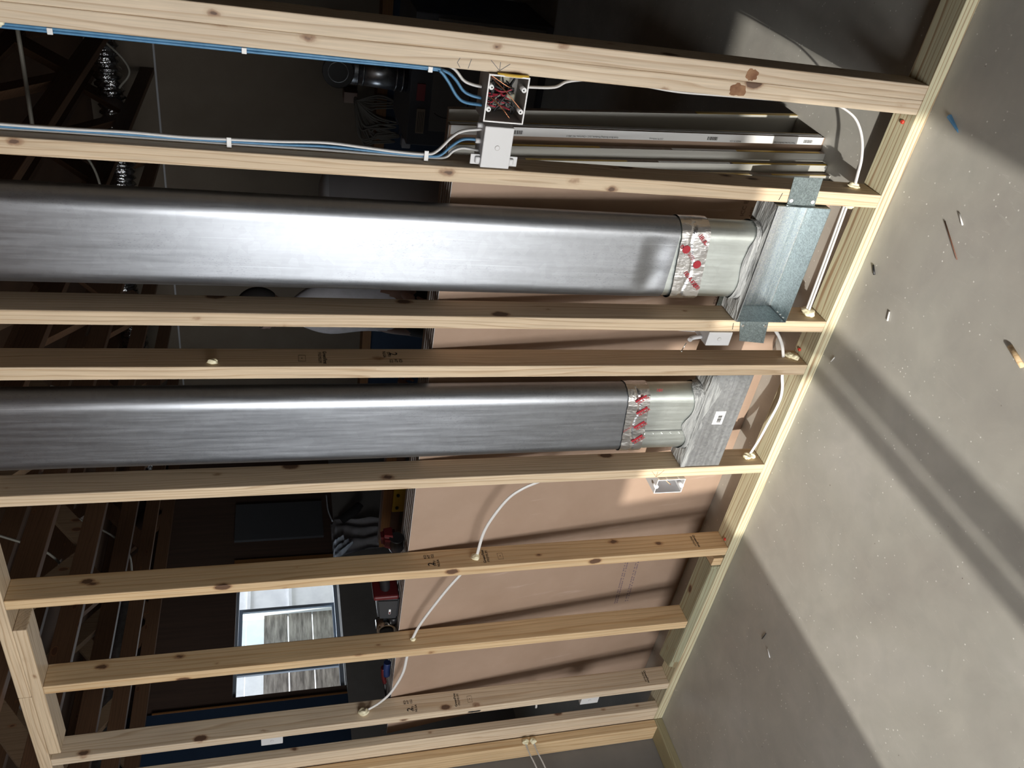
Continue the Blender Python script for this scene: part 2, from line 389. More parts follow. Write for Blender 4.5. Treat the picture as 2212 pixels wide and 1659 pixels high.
# front room: wall behind the camera with two glazed doors, right wall, left framed wall lining
def wall_back_bm():
    b = new(); Y0, Y1 = -4.32, -4.20
    bx(b, -5.38, -3.40, Y0, Y1, 0, CEIL); bx(b, -2.44, -2.25, Y0, Y1, 0, CEIL); bx(b, -3.40, -2.44, Y0, Y1, 0, .58); bx(b, -3.40, -2.44, Y0, Y1, 2.12, CEIL); bx(b, -0.735, 3.0, Y0, Y1, 0, CEIL)  # opening left of the doors is added to go with the side lamp
    bx(b, -2.25, -1.56, Y0, Y1, 2.15, CEIL); bx(b, -1.56, -0.735, Y0, Y1, 2.07, CEIL)
    bx(b, -1.56, -1.497, Y0, Y1, 0, 2.07); bx(b, -1.480, -1.375, Y0, Y1, 0, 2.07)
    bx(b, -2.25, -1.56, Y0, Y1, 0, 0.06); bx(b, -1.375, -0.735, Y0, Y1, 0, 0.06); return b
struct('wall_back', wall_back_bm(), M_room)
struct('wall_right', box(2.9, 3.0, -4.2, 4.7, 0, CEIL), M_room)
struct('wall_left_lining', box(-3.372, -3.357, -4.2, -0.001, 0, 1.15), M_slate)

struct('sun_blocker_outside', box(-3.9, -2.37, -6.2, -6.0, -.1, 4.2), M_siding)  # unseen panel added to keep the sun out of the side opening
# outside, seen through the far window
pf = thing('plank_fence', (-6.95, 2.6, -0.1), 'weathered grey plank fence standing right outside the far window', 'fence')
for i in range(8):
    obj('plank', box(-6.99, -6.95, 0.6, 5.6, -0.1 + i * .235, 0.125 + i * .235), M_plank, pf)
obj('white_panel', box(-7.0, -6.90, 3.75, 5.6, 0.9, 2.6), M_siding, pf)
obj('batten', box(-6.90, -6.87, 3.75, 5.6, 1.5, 1.53), M_siding, pf)
obj('batten', box(-6.90, -6.87, 3.75, 5.6, 1.9, 1.93), M_siding, pf)
sl = thing('siding_board', (-7.6, 2.6, 2.02), 'pale board siding above the plank fence outside the window', 'siding')
for i in range(4):
    obj('board', box(-7.6, -7.56, 0.4, 7.0, 1.72 + i * .25, 1.962 + i * .25), M_siding, sl)
obj('ground_outside', box(-9, -5.62, -1, 8, -0.16, -0.1), M_grass)['kind'] = 'structure'
ve = thing('outdoor_vent', (-6.9, 2.5, 1.34), 'dark hinged panel leaning on the fence outside, with a strip of blue tape', 'panel')
obj('panel', box(-6.93, -6.89, 2.25, 2.62, 0.9, 1.40), M_dgrey, ve)
obj('blue_tape', box(-6.89, -6.885, 2.30, 2.42, 1.40, 1.47), M_bluetape, ve)

# ------------------------------------------------------------------ stud wall
W, D, TH = 0.0375, 0.087, 2.381
SX = dict(a=-0.5285, b=-0.566, s1=-0.821, s2=-1.222, s3=-1.379, s4=-1.7865, s5=-2.190, s6=-2.602, s7=-3.008)
def stud(key, z0, z1, m, label, cat='stud'):
    x = SX[key]
    return obj('wall_stud', box(x - W, x, 0, D, z0, z1, bev=0.0028), m, None, (x - W / 2, D / 2, z0), label, cat, 'wall studs')
ST = {}
ST['a'] = stud('a', .038, TH, M_wz2, 'outer half of the doubled stud pair, uppermost in the photo, brown stain near the floor')
ST['b'] = stud('b', .038, TH, M_wz2, 'inner half of the doubled stud pair, pencil marks beside the open electrical box')
ST['s1'] = stud('s1', .038, TH, M_wz, 'stud between the blank box cover and the dented duct, cables stapled along it')
ST['s2'] = stud('s2', .038, TH, M_wz, 'knotty stud just below the dented duct, metal strap screwed near its foot')
ST['s3'] = stud('s3', .038, TH, M_wz, 'printed stud between the two ducts, its edge against the closed grey duct box')
ST['s4'] = stud('s4', .038, TH, M_wz, 'stud just below the smaller duct, small open box fixed near its foot')
ST['s5'] = stud('s5', .038, TH, M_wz3, 'stud stamped with print, cable foamed through beside it, next above the window in the photo')
ST['s6'] = stud('s6', .076, TH - .038, M_wz3, 'shorter stud standing on the doubled block, crossing the middle of the window')
ST['s7'] = stud('s7', .038, TH, M_wz2, 'stud with a long dark knot hole, two grey boxes hidden along its lower edge')
# pencil and ink marks
for p, q_ in (((-.598, 1.150), (-.578, 1.172)), ((-.598, 1.150), (-.580, 1.150)), ((-.598, 1.150), (-.582, 1.128)),
              ((-.580, 1.215), (-.600, 1.220)), ((-.590, 1.245), (-.580, 1.24)), ((-.590, 1.245), (-.600, 1.238))):
    obj('pencil_mark', bar((p[0], -.0003, p[1]), (q_[0], -.0003, q_[1]), .0012, .0004, (0, 1, 0)), M_pencil, ST['b'])
for q_ in ((-1.795, .455), (-1.797, .433), (-1.793, .412)):
    obj('pencil_mark', bar((-1.820, -.0003, .433), (q_[0], -.0003, q_[1]), .0010, .0004, (0, 1, 0)), M_stain, ST['s4'])
obj('pencil_mark', bar((-.832, -.0003, .345), (-.852, -.0003, .349), .0018, .0004, (0, 1, 0)), M_ink, ST['s1'])
obj('pencil_mark', bar((-1.230, -.0003, .352), (-1.252, -.0003, .348), .0018, .0004, (0, 1, 0)), M_ink, ST['s2'])
def blotch(cx, cz, w_, h_, seed):
    b = new(); rnd = random.Random(seed); n = 22; c = b.verts.new((cx, -.0004, cz)); R = []
    for k in range(n):
        a = 2 * PI * k / n; r = 1 + rnd.uniform(-.16, .16); sq = 1 / max(abs(math.cos(a)), abs(math.sin(a))) ** .8
        R.append(b.verts.new((cx + math.cos(a) * w_ * r * sq / 2, -.0004, cz + math.sin(a) * h_ * r * sq / 2)))
    for k in range(n): b.faces.new((c, R[k], R[(k + 1) % n]))
    return b
obj('stain', blotch(-.549, .540, .026, .030, 1), M_stain, ST['a'])
obj('stain', blotch(-.586, .565, .028, .040, 2), M_stain, ST['b'])
kn = obj('knot_hole', blotch(-3.034, .885, .010, .052, 3), M_ink, ST['s7'])
# lumber stamps on the right-hand sides (x = stud edge); d = reading direction, u = top of letters
def stamp(key, z, flip, full=True):
    x = SX[key]; d = (0, -1, 0) if flip else (0, 1, 0); u = (0, 0, -1) if flip else (0, 0, 1); s = -1 if flip else 1
    P = ST[key]; y0 = .043
    if full:
        text('printed_stamp', '2', (x, y0 - s * .017, z), d, u, .030, M_ink, P, .0006)
        text('printed_stamp', 'S-P-F\nNLGA', (x, y0 - s * .015, z - s * .018), d, u, .0115, M_ink, P, .0002)
        text('printed_stamp', 'KD\nHT\n122', (x, y0 + s * .016, z + s * .004), d, u, .0125, M_ink, P, .0002)
    z2 = z - s * .182
    text('printed_name', 'GreenFirst', (x, y0, z2), d, u, .0135, M_ink, P, .0003)
    text('printed_name', 'PREMIUM', (x, y0, z2 - s * .013), d, u, .0125, M_ink, P, 0)
    if full:
        b = new(); zz = z2 - s * .058
        for (ya, yb, za, zb) in ((-.018, .010, .009, .0096), (-.018, .010, -.009, -.0084), (-.018, -.0174, -.009, .009), (.0094, .010, -.009, .009), (-.004, -.001, -.001, .002)):
            bx(b, x, x + .0004, y0 + ya, y0 + yb, zz + za, zz + zb)
        obj('printed_mark', b, M_ink, P)
stamp('s3', 1.319, True); stamp('s5', 1.137, False); stamp('s7', 1.139, False)
text('printed_name', 'GreenFirst', (SX['s5'], .045, .150), (0, -1, 0), (0, 0, -1), .0135, M_ink, ST['s5'], .0003)
text('printed_name', 'PREMIUM', (SX['s5'], .045, .163), (0, -1, 0), (0, 0, -1), .012, M_ink, ST['s5'])
text('printed_name', 'GreenFirst', (SX['s7'], .045, .128), (0, -1, 0), (0, 0, -1), .0135, M_ink, ST['s7'], .0003)
text('printed_name', 'PREMIUM', (SX['s7'], .045, .140), (0, -1, 0), (0, 0, -1), .012, M_ink, ST['s7'])

XL = -3.266
obj('bottom_plate', box(XL - .09, 1.6, 0, D, 0, .038, bev=.002), M_tx, None, None, 'long green treated board lying on the floor under all the studs', 'lumber')
obj('top_plate', box(-2.647, 1.6, 0, D, TH, TH + .038, bev=.003), M_wx, None, None, 'level board capping the studs on the photo left edge, ends at a butt joint', 'lumber')
obj('top_plate', box(-3.36, -2.649, 0, D, TH, TH + .038, bev=.003), M_wx, None, None, 'shorter level board past the butt joint, reaching the lower left corner', 'lumber')
obj('packing_board', box(-2.975, -2.322, 0, D, TH - .038, TH - .0005, bev=.003), M_wx, None, None, 'short packing board under the top plate where the shorter stud ends', 'lumber')
b = new(); hexa(b, [(-2.905, 0.002, .0385), (-2.285, 0.0, .0385), (-2.285, D, .0385), (-2.935, D, .0385), (-2.890, 0.002, .0765), (-2.285, 0.0, .0765), (-2.285, D, .0765), (-2.92, D, .0765)])
bmesh.ops.bevel(b, geom=b.edges[:], offset=.0025, segments=2, affect='EDGES')
obj('plate_block', b, M_tb, None, None, 'rough green-brown block doubled on the floor plate under the shorter stud', 'lumber')
obj('plate_block', box(-2.283, -2.245, .003, D - .002, .0385, .078, bev=.001), M_wz3, None, None, 'small orange wood offcut at the end of the rough block', 'lumber')
obj('floor_stud_scrap', box(-2.86, -2.30, -.0005, .003, .040, .075), M_tb, None, None, 'thin pale green splinter along the rough block front', 'lumber')
# corner and left framed wall
obj('corner_stud', box(XL - .008, -3.187, .002, .040, .038, TH, bev=.0025), M_wz2, None, None, 'flat corner stud nearest the bottom of the photo, beyond the last grey boxes', 'stud')
obj('corner_stud', box(-3.355, XL, -.040, -.002, .038, TH, bev=.0025), M_wz3, None, None, 'corner stud of the adjoining wall with two foam lumps on its side', 'stud')
obj('side_stud', box(-3.355, XL, -.46, -.422, .038, TH, bev=.0025), M_wz, None, None, 'second stud of the adjoining wall, just outside the lower edge of the photo', 'stud')
obj('side_bottom_plate', box(-3.356, XL, -4.1, -.0015, 0, .038, bev=.002), M_ty, None, None, 'dark treated board on the floor leaving the corner towards the viewer', 'lumber')
obj('side_top_plate', box(-3.356, XL, -4.1, -.0015, TH, TH + .038, bev=.002), M_wx, None, None, 'board capping the adjoining wall above the corner', 'lumber')
SX['k'] = XL

# ------------------------------------------------------------------ ducts
def oval(u, hw, hd, n_, y_c, x_c):
    a = 2 * PI * u
    c, s = math.cos(a), math.sin(a)
    return Vector((x_c + hw * math.copysign(abs(c) ** n_, c), y_c + hd * math.copysign(abs(s) ** n_, s), 0))
def stadium(n, xc, yc, hw, hd):
    """flat-oval outline"""
    r = hd; L = hw - r; out = []
    q = n // 4
    for k in range(q): out.append((xc - L + 2 * L * k / q, yc - hd))
    for k in range(q): a = -PI / 2 + PI * k / q; out.append((xc + L + r * math.cos(a), yc + r * math.sin(a)))
    for k in range(q): out.append((xc + L - 2 * L * k / q, yc + hd))
    for k in range(q): a = PI / 2 + PI * k / q; out.append((xc - L + r * math.cos(a), yc + r * math.sin(a)))
    return out
def duct_bm(xc, yc, hw, hd, z0, z1, nz, disp=None, n=96):
    b = new(); O = stadium(n, xc, yc, hw, hd); R = []
    for i in range(nz + 1):
        z = z0 + (z1 - z0) * i / nz
        R.append([b.verts.new((x, y + (disp(x, y, z) if disp else 0), z)) for x, y in O])
    for A, B_ in zip(R, R[1:]):
        for k in range(n): b.faces.new((A[k], A[(k + 1) % n], B_[(k + 1) % n], B_[k])).smooth = True
    return b
def dent1(x, y, z):
    if y > .045: return 0
    d = 0.0012 * math.sin(z * 3.1 + x * 9) + .0009 * noise.noise(Vector((x * 9, 0, z * 3)))
    # triangular buckle above the tape
    t = (z - .60) / .11; e = max(0.0, 1 - abs(x + 1.055) / (.075 + .02 * t)) if t > 0 else 0
    if 0 < t < 1: d += .0050 * math.sin(PI * min(1, t)) ** 2 * (1 - (1 - min(1, e * 1.3)) ** 2)
    r = math.hypot((x + 1.115) / .055, (z - .625) / .045); d += .0028 * math.exp(-(r / 1.1) ** 4)
    return d
def wav2(x, y, z):
    if y > .045: return 0
    return .0011 * math.sin(z * 2.6 + 1) + .0008 * noise.noise(Vector((x * 9, 5, z * 3)))
XC1, XC2 = -1.0505, -1.600
du = thing('oval_duct', (XC1, .047, .36), 'large shiny flat duct with a buckled dent and red-printed foil tape', 'duct', 'wall ducts')
obj('duct_body', duct_bm(XC1, .0465, .117, .0425, .60, 2.379, 300, dent1), M_duct, du)
obj('collar', duct_bm(XC1, .048, .114, .0405, .3525, .604, 20), M_collar, du)
du2 = thing('oval_duct', (XC2, .047, .36), 'smaller flat duct below the printed stud, foil tape torn at both ends', 'duct', 'wall ducts')
obj('duct_body', duct_bm(XC2, .0465, .1235, .0425, .58, 2.379, 260, wav2), M_duct, du2)
obj('collar', duct_bm(XC2, .048, .121, .0405, .3525, .584, 20), M_collar, du2)
b = new(); bx(b, XC2 - .001 - .03, XC2 - .03, .0062, .0072, .365, .56)
obj('seam', b, M_dgrey, du2)
for z in (.40, .43, .46, .49, .52):
    b = new(); bmesh.ops.create_uvsphere(b, u_segments=8, v_segments=6, radius=.0028, matrix=Matrix.Translation((XC2 - .042, .0072, z))); obj('rivet', b, M_screw, du2)
def tape_bm(xc, hw, hd, yc, zc, hz, slope, seed, n=144, nz=26):
    b = new(); O = stadium(n, xc, yc, hw + .0015, hd + .0015); R = []
    for i in range(nz + 1):
        t = i / nz * 2 - 1; ring = []
        for k, (x, y) in enumerate(O):
            edge = 1 if i in (0, nz) else 0
            z = zc + slope * (x - xc) + t * hz + edge * .0015 * noise.noise(Vector((x * 60, y * 60, seed)))
            wr = noise.noise(Vector((x * 55, y * 55, z * 22 + seed))) * .0009 + abs(noise.noise(Vector((x * 120, seed, z * 90)))) * .0006
            wr -= .002 * math.exp(-((t - .1 + .2 * math.sin(x * 40)) / .12) ** 2) * (y < .03)
            nx, ny = x - xc, (y - yc); 
            ny2 = -1 if y < yc - hd * .5 else (1 if y > yc + hd * .5 else 0)
            nx2 = (1 if nx > 0 else -1) * (1 if abs(nx) > hw - hd * .6 else 0)
            ring.append(b.verts.new((x + nx2 * wr, y + ny2 * wr, z)))
        R.append(ring)
    for A, B_ in zip(R, R[1:]):
        for k in range(n): b.faces.new((A[k], A[(k + 1) % n], B_[(k + 1) % n], B_[k]))
    return b
tp1 = obj('foil_tape', tape_bm(XC1, .1185, .044, .0465, .545, .042, .10, 3), M_foil, du, label='crinkled silver tape printed 181A-FX in red')
tp2 = obj('foil_tape', tape_bm(XC2, .125, .044, .0465, .565, .036, .10, 9), M_foil, du2, label='crinkled silver tape with red slanted lettering')
TD = Vector((-.70, 0, -.71)); TU = Vector((.71, 0, -.70))
def ttext(s, x, z, size, par, d=TD, u=TU, bold=.0003, y=-.0008):
    d, u = Vector(d), Vector(u)
    if d.cross(u).y > 0: u = -u
    text('red_print', s, (x, y, z), d, u, size, M_inkr, par, bold)
ttext('181A-', -.975, .532, .017, tp1); ttext('181A-FX', -1.092, .535, .017, tp1); ttext('181', -1.115, .508, .017, tp1)
ttext('FX', -1.00, .585, .014, tp1); ttext('UL LISTED\nSUPER TAPE', -1.025, .552, .006, tp1, bold=0)
for x, z in ((-1.048, .527), (-1.005, .572)):
    b = new(); cyl(b, (x, .0014, z), (x, -.0008, z), .0115, 24); obj('red_badge', b, M_inkr, tp1)
    text('badge_letters', 'ipg', (x, -.0010, z), TD, Vector((-.71, 0, .70)), .013, M_label, tp1, .0004)
for k, (x, z) in enumerate(((-1.500, .575), (-1.545, .560), (-1.600, .555), (-1.655, .548))):
    b = bar((x + .013, -.0003, z - .018), (x - .011, -.0003, z + .012), .007, .0012, (0, 1, 0)); obj('red_print_bar', b, M_inkr, tp2)
    ttext('181A-FX', x - .006, z - .012, .011, tp2, (.62, 0, -.78), (.78, 0, .62))
ttext('181', -1.468, .520, .015, tp2, (0, 0, -1), (1, 0, 0)); ttext('POLYKEN', -1.615, .585, .008, tp2, (.62, 0, -.78), (.78, 0, .62), 0)

# ------------------------------------------------------------------ register boots
bt = thing('register_boot', (-1.048, .04, .19), 'open galvanised outlet box at the foot of the dented duct', 'duct box')
x0, x1, y0, y1, z0, z1, t = -1.2195, -.8635, -.012, .084, .189, .352, .0012
obj('bottom_panel', box(x0, x1, y0, y1, z0, z0 + t), M_boot, bt)
obj('back_panel', box(x0, x1, y1 - t, y1, z0 + t, z1 - t), M_boot_lit, bt)
obj('fold_line', box(x0 + t, x1 - t, y1 - t - .0012, y1 - t - .0001, z0 + t, z0 + t + .0012), M_screw, bt)  # bright bar stands in for the highlight along the fold
obj('fold_line', box(x0 + t, x0 + t + .001, y0 + .004, y1 - t, z0 + t, z0 + t + .001), M_dgrey, bt)
for yy in (.004, .02, .036):
    b = new(); bmesh.ops.create_uvsphere(b, u_segments=8, v_segments=6, radius=.0026, matrix=Matrix.Translation((x0 + t + .006, yy, z0 + t + .001))); obj('rivet', b, M_screw, bt)
obj('top_panel', box(x0, x1, y0, y1, z1 - t, z1), M_bootd, bt)
obj('end_panel', box(x0, x0 + t, y0 + .0005, y1 - t, z0 + t, z1 - t), M_boot, bt)
obj('end_panel', box(x1 - t, x1, y0 + .0005, y1 - t, z0 + t, z1 - t), M_boot, bt)
def mastic_bm(xc, hw, xa, xb, zt, y0_, y1_, seed, edge):
    """smeared sealant: a lumpy skin over the box top turning up the duct foot"""
    b = new(); n, mR = 120, 16; O = stadium(n, xc, .048, hw + .0016, .0425)
    R = []
    for j in range(mR + 1):
        f = j / mR; ring = []
        for k, (x, y) in enumerate(O):
            nz_ = noise.noise(Vector((x * 40, y * 40, seed + f * 3)))
            if f < .5:      # up the duct
                hgt = (.5 - f) * 2
                top = edge * (1 + .9 * noise.noise(Vector((x * 14, y * 14, seed))))
                z = zt + hgt * top; px, py = x, y
                o_ = .0018 + .0015 * abs(nz_) * (1 - hgt)
            else:
                g = (f - .5) * 2
                px = x + (max(min(x, xb), xa) - x) + (g * (xb - x) if x > xc + hw - .045 else (g * (xa - x) if x < xc - hw + .045 else 0))
                py = y + (g * (y0_ - y) if y < .03 else (g * (y1_ - y) if y > .066 else 0))
                px = max(min(px, xb), xa); py = max(min(py, y1_), y0_)
                z = zt + .0035 * (1 - g) + .0016 + .0022 * nz_; o_ = .001
            cx = px - xc; s_ = 1 if cx > 0 else -1
            ox = s_ * o_ if abs(x - xc) > hw - .03 else 0; oy = -o_ if y < .03 else (o_ if y > .066 else 0)
            ring.append(b.verts.new((px + ox * (f < .5), py + oy * (f < .5), z)))
        R.append(ring)
    for A, B_ in zip(R, R[1:]):
        for k in range(n): b.faces.new((A[k], A[(k + 1) % n], B_[(k + 1) % n], B_[k])).smooth = True
    return b
obj('mastic_seal', mastic_bm(XC1, .1145, x0, x1, z1, y0 + .002, y1 - .001, 2, .030), M_mastic, bt, label='smeared grey sealant')
sp = thing('strap_plate', (-.822, -.003, .24), 'flat metal strap screwed across the stud above the open duct box', 'strap', 'mounting straps')
b = new(); hexa(b, [(-.862, -.0035, .237), (-.784, -.0035, .243), (-.784, -.002, .243), (-.862, -.002, .237), (-.862, -.0035, .322), (-.786, -.0035, .330), (-.786, -.002, .330), (-.862, -.002, .322)])
obj('strap', b, M_boot, sp)
b = new(); tube(b, [(-.863, -.004, .235), (-.8645, -.006, .28), (-.863, -.004, .325)], .003, .0025, n=8); obj('bent_lip', b, M_boot, sp)
for z in (.314, .248):
    b = new(); cyl(b, (-.850, -.0062, z), (-.850, -.0036, z), .0046, 12, .0062); obj('screw', b, M_rim, sp)
sp2 = thing('strap_plate', (-1.262, -.003, .23), 'speckled metal strap hanging below the open duct box beside a grey box', 'strap', 'mounting straps')
b = new(); hexa(b, [(-1.297, -.0035, .229), (-1.2225, -.0035, .240), (-1.2225, -.002, .240), (-1.297, -.002, .229), (-1.289, -.0035, .314), (-1.2225, -.0035, .334), (-1.2225, -.002, .334), (-1.289, -.002, .314)])
obj('strap', b, M_boot, sp2)
for z in (.322, .247):
    b = new(); cyl(b, (-1.236, -.0062, z), (-1.236, -.0036, z), .0042, 12, .0052); obj('screw', b, M_screw, sp2)

bt2 = thing('register_boot', (-1.60, .045, .212), 'closed grey metal duct box with a small bar code sticker', 'duct box')
X0, X1 = -1.784, -1.4185
b = new(); bx(b, X0, X1, .004, .0865, .212, .352, bev=.0012)
obj('box_body', b, M_bootd, bt2)
lb = obj('sticker', box(-1.608, -1.5565, .0030, .0039, .262, .297), M_label, bt2)
b = new(); rnd = random.Random(5); x = -1.600
while x < -1.572:
    w_ = rnd.choice((.0007, .0013, .002)); bx(b, x, x + w_, .0024, .0029, .270, .284); x += w_ + rnd.choice((.0007, .0012))
obj('bar_code', b, M_ink, lb)
obj('mastic_seal', mastic_bm(XC2, .1215, X0, X1, .352, .005, .086, 7, .034), M_mastic, bt2, label='smeared grey sealant')
b = new(); n = 34
top = [(X0 + (X1 - X0) * i / n) for i in range(n + 1)]
A = [b.verts.new((x, .0028, .354)) for x in top]
Bq = [b.verts.new((x, .0028, .352 - .012 - .028 * max(0, noise.noise(Vector((x * 22, 3, 1)))) - (.03 * max(0, 1 - abs(x + 1.50) / .09)))) for x in top]
for i in range(n): b.faces.new((A[i], A[i + 1], Bq[i + 1], Bq[i]))
r_ = bmesh.ops.extrude_face_region(b, geom=b.faces[:])
bmesh.ops.translate(b, verts=[v for v in r_['geom'] if isinstance(v, bmesh.types.BMVert)], vec=(0, .0018, 0))
obj('mastic_smear', b, M_mastic, bt2)
b = new(); bx(b, -1.79, -1.7875, .03, .075, .36, .43)
# ------------------------------------------------------------------ electrical boxes
def shell(xa, xb, ya, yb, za, zb, t, open_front=True):
    b = new()
    bx(b, xa, xb, yb - t, yb, za, zb); bx(b, xa, xa + t, ya, yb - t, za, zb); bx(b, xb - t, xb, ya, yb - t, za, zb)
    bx(b, xa + t, xb - t, ya, yb - t, za, za + t); bx(b, xa + t, xb - t, ya, yb - t, zb - t, zb)
    return b
def rim(xa, xb, y, za, zb, t):
    b = new()
    bx(b, xa, xa + t, y - .001, y + .003, za, zb); bx(b, xb - t, xb, y - .001, y + .003, za, zb)
    bx(b, xa + t, xb - t, y - .001, y + .003, za, za + t); bx(b, xa + t, xb - t, y - .001, y + .003, zb - t, zb); return b
eb = thing('outlet_box', (-.657, .03, 1.082), 'open double electrical box full of red, black and copper wires', 'electrical box')
obj('box_shell', shell(-.707, -.6045, -.010, .075, 1.082, 1.174, .0022), M_pvci, eb)
obj('rim', rim(-.7075, -.604, -.0115, 1.0815, 1.1745, .0030), M_rim, eb)
for x, z in ((-.632, 1.1695), (-.680, 1.1695), (-.632, 1.0865), (-.680, 1.0865)):
    s = 1 if z < 1.12 else -1
    b = new(); cyl(b, (x, -.0115, z + s * .004), (x, .03, z + s * .004), .0055, 16); sb = obj('screw_boss', b, M_rim, eb)
    b = new(); cyl(b, (x, -.0122, z + s * .005), (x, -.0116, z + s * .005), .0018, 10); obj('screw_hole', b, M_ink, sb)
b = new(); tube(b, [(-.6035, -.006, 1.155), (-.603, -.012, 1.12), (-.6035, -.006, 1.084)], .004, .0035, n=8); obj('yellow_tape', b, M_yel, eb)
rnd = random.Random(11)
for k in range(9):
    z = 1.10 + .008 * k; x = -.690 + rnd.uniform(0, .05)
    P_ = [(-.692 + rnd.uniform(0, .06), .055, 1.165 - rnd.uniform(0, .015))] + [(rnd.uniform(-.698, -.613), rnd.uniform(.012, .055), rnd.uniform(1.098, 1.158)) for _ in range(4)]
    b = new(); tube(b, P_, .0016, n=8, smooth=8); obj('black_wire', b, M_black, eb)
for k in range(6):
    P_ = [(-.640 - .008 * k, .05, 1.170)] + [(-.640 - .008 * k + rnd.uniform(-.006, .006), rnd.uniform(.010, .035), 1.155 - .014 * j + rnd.uniform(-.004, .004)) for j in range(4)]
    b = new(); tube(b, P_, .0017, n=8, smooth=8); obj('red_wire', b, M_redw, eb)
for k in range(4):
    P_ = [(-.642 - .012 * k, .045, 1.165)] + [(rnd.uniform(-.69, -.64), rnd.uniform(.02, .05), rnd.uniform(1.10, 1.15)) for _ in range(3)]
    b = new(); tube(b, P_, .0018, n=8, smooth=8); obj('white_wire', b, mat('dull_white_wire', (.35, .34, .30), .5), eb)
for P_ in (((-.612, .03, 1.171), (-.640, .000, 1.130), (-.672, -.014, 1.094)), ((-.612, .02, 1.166), (-.632, .012, 1.125), (-.638, .02, 1.105)),
           ((-.655, .03, 1.170), (-.672, .010, 1.140), (-.698, -.004, 1.112)), ((-.668, .03, 1.150), (-.680, .005, 1.130), (-.692, -.002, 1.118))):
    b = new(); tube(b, P_, .0011, n=8); obj('copper_wire', b, M_copper, eb)
for x, z in ((-.622, 1.125), (-.665, 1.125), (-.664, 1.108)):
    b = new(); bx(b, x - .010, x + .010, .035, .060, z - .012, z + .012, bev=.003); obj('connector_block', b, mat('old_ivory', (.30, .28, .20), .5), eb)

def backbox(x0, x1, z0, z1, y, label, ears=True, dep=.075, parent_s='s1', knob=True):
    t_ = thing('blank_box', ((x0 + x1) / 2, y + dep / 2, z0), label, 'electrical box', 'boxes seen from behind')
    b = new(); bx(b, x0, x1, y, y + dep, z0, z1, bev=.002); obj('box_body', b, M_pvcw, t_)
    b = new(); cyl(b, ((x0 + x1) / 2, y - .0008, (z0 + z1) / 2), ((x0 + x1) / 2, y + .001, (z0 + z1) / 2), .0058, 24)
    obj('round_mark', b, M_pvci, t_)
    b = new(); cyl(b, ((x0 + x1) / 2, y - .0012, (z0 + z1) / 2), ((x0 + x1) / 2, y + .001, (z0 + z1) / 2), .0050, 24)
    obj('mark_centre', b, M_pvcw, t_)
    if ears:
        for z, s in ((z1, 1), (z0, -1)):
            b = new(); bx(b, x0 + .002, x0 + .026, y + .014, y + .018, min(z, z + s * .022), max(z, z + s * .022), bev=.0012)
            bx(b, x0 + .006, x0 + .022, y + .006, y + .024, min(z, z + s * .012), max(z, z + s * .012), bev=.003)
            obj('mounting_ear', b, M_pvcw, t_)
    if knob:
        for x in (x1 - .008, (x0 + x1) / 2 + .004):
            b = new(); cyl(b, (x, y + .03, z1), (x, y + .03, z1 + .012), .006, 16); obj('wire_inlet', b, M_pvcw, t_)
    return t_
backbox(-.8165, -.720, 1.096, 1.165, -.004, 'closed white double box beside the wire-filled one, round mark in its middle')
bb = backbox(-1.306, -1.2605, .344, .421, -.004, 'small grey box with a swirl mark next to the speckled strap', ears=False, knob=False)
b = new(); tube(b, [(-1.296, .03, .421), (-1.300, .028, .45), (-1.302, .020, .462)], .007, .006, n=12); obj('cable_clamp', b, M_pvcw, bb)
b = new(); hexa(b, [(-1.306, .071, .421), (-1.262, .071, .421), (-1.262, .073, .421), (-1.306, .073, .421), (-1.300, .071, .505), (-1.262, .071, .505), (-1.262, .073, .505), (-1.300, .073, .505)]); obj('side_bracket', b, M_pvcw, bb)
b = new(); cyl(b, (-1.312, .02, .470), (-1.338, .018, .478), .0016, 10); cyl(b, (-1.338, .018, .478), (-1.341, .018, .479), .004, 10); obj('nail', b, M_screw, bb)
backbox(-3.093, -3.0465, .345, .424, .006, 'small grey box under the last full stud near the floor', ears=False, knob=False)
backbox(-3.096, -3.0465, 1.614, 1.692, .006, 'small grey box on the last full stud, against the navy wall', ears=False, knob=False)
ob = thing('outlet_box', (-1.85, .03, .326), 'small open white box with copper wires under the smaller duct', 'electrical box')
obj('box_shell', shell(-1.884, -1.826, -.008, .072, .328, .428, .002), M_pvcw, ob)
obj('rim', rim(-1.8845, -1.8255, -.0095, .3275, .4285, .0026), M_rim, ob)
b = new()
for z in (.425, .395, .352): bx(b, -1.826, -1.8245, -.008, .05, z - .002, z + .002)
obj('mounting_rail', b, M_rim, ob)
for z, s in ((.424, -1), (.332, 1)):
    b = new(); cyl(b, (-1.858, -.0095, z), (-1.858, .02, z), .0068, 18); obj('screw_boss', b, M_rim, ob)
for k in range(5):
    P_ = [(-1.832 - .003 * k, .05, .42)] + [(rnd.uniform(-1.848, -1.832), rnd.uniform(.02, .05), .41 - .017 * j) for j in range(4)]
    b = new(); tube(b, P_, .0017, n=8); obj('wire', b, (M_redw, M_cabw, M_black, M_redw, M_cabw)[k], ob)
for P_ in (((-1.836, .04, .405), (-1.846, .02, .39), (-1.862, .004, .366)), ((-1.838, .04, .385), (-1.850, .03, .375), (-1.843, .02, .365))):
    b = new(); tube(b, P_, .0012, n=8); obj('copper_wire', b, M_copper, ob)

# ------------------------------------------------------------------ cables
def cable(P, m, label, ra=.0026, rb=.0052, up=(0, 1, 0), grp=None):
    b = new(); tube(b, P, ra, rb, up, 12, 7)
    return obj('cable', b, m, None, Vector(P[0]), label, 'cable', grp)
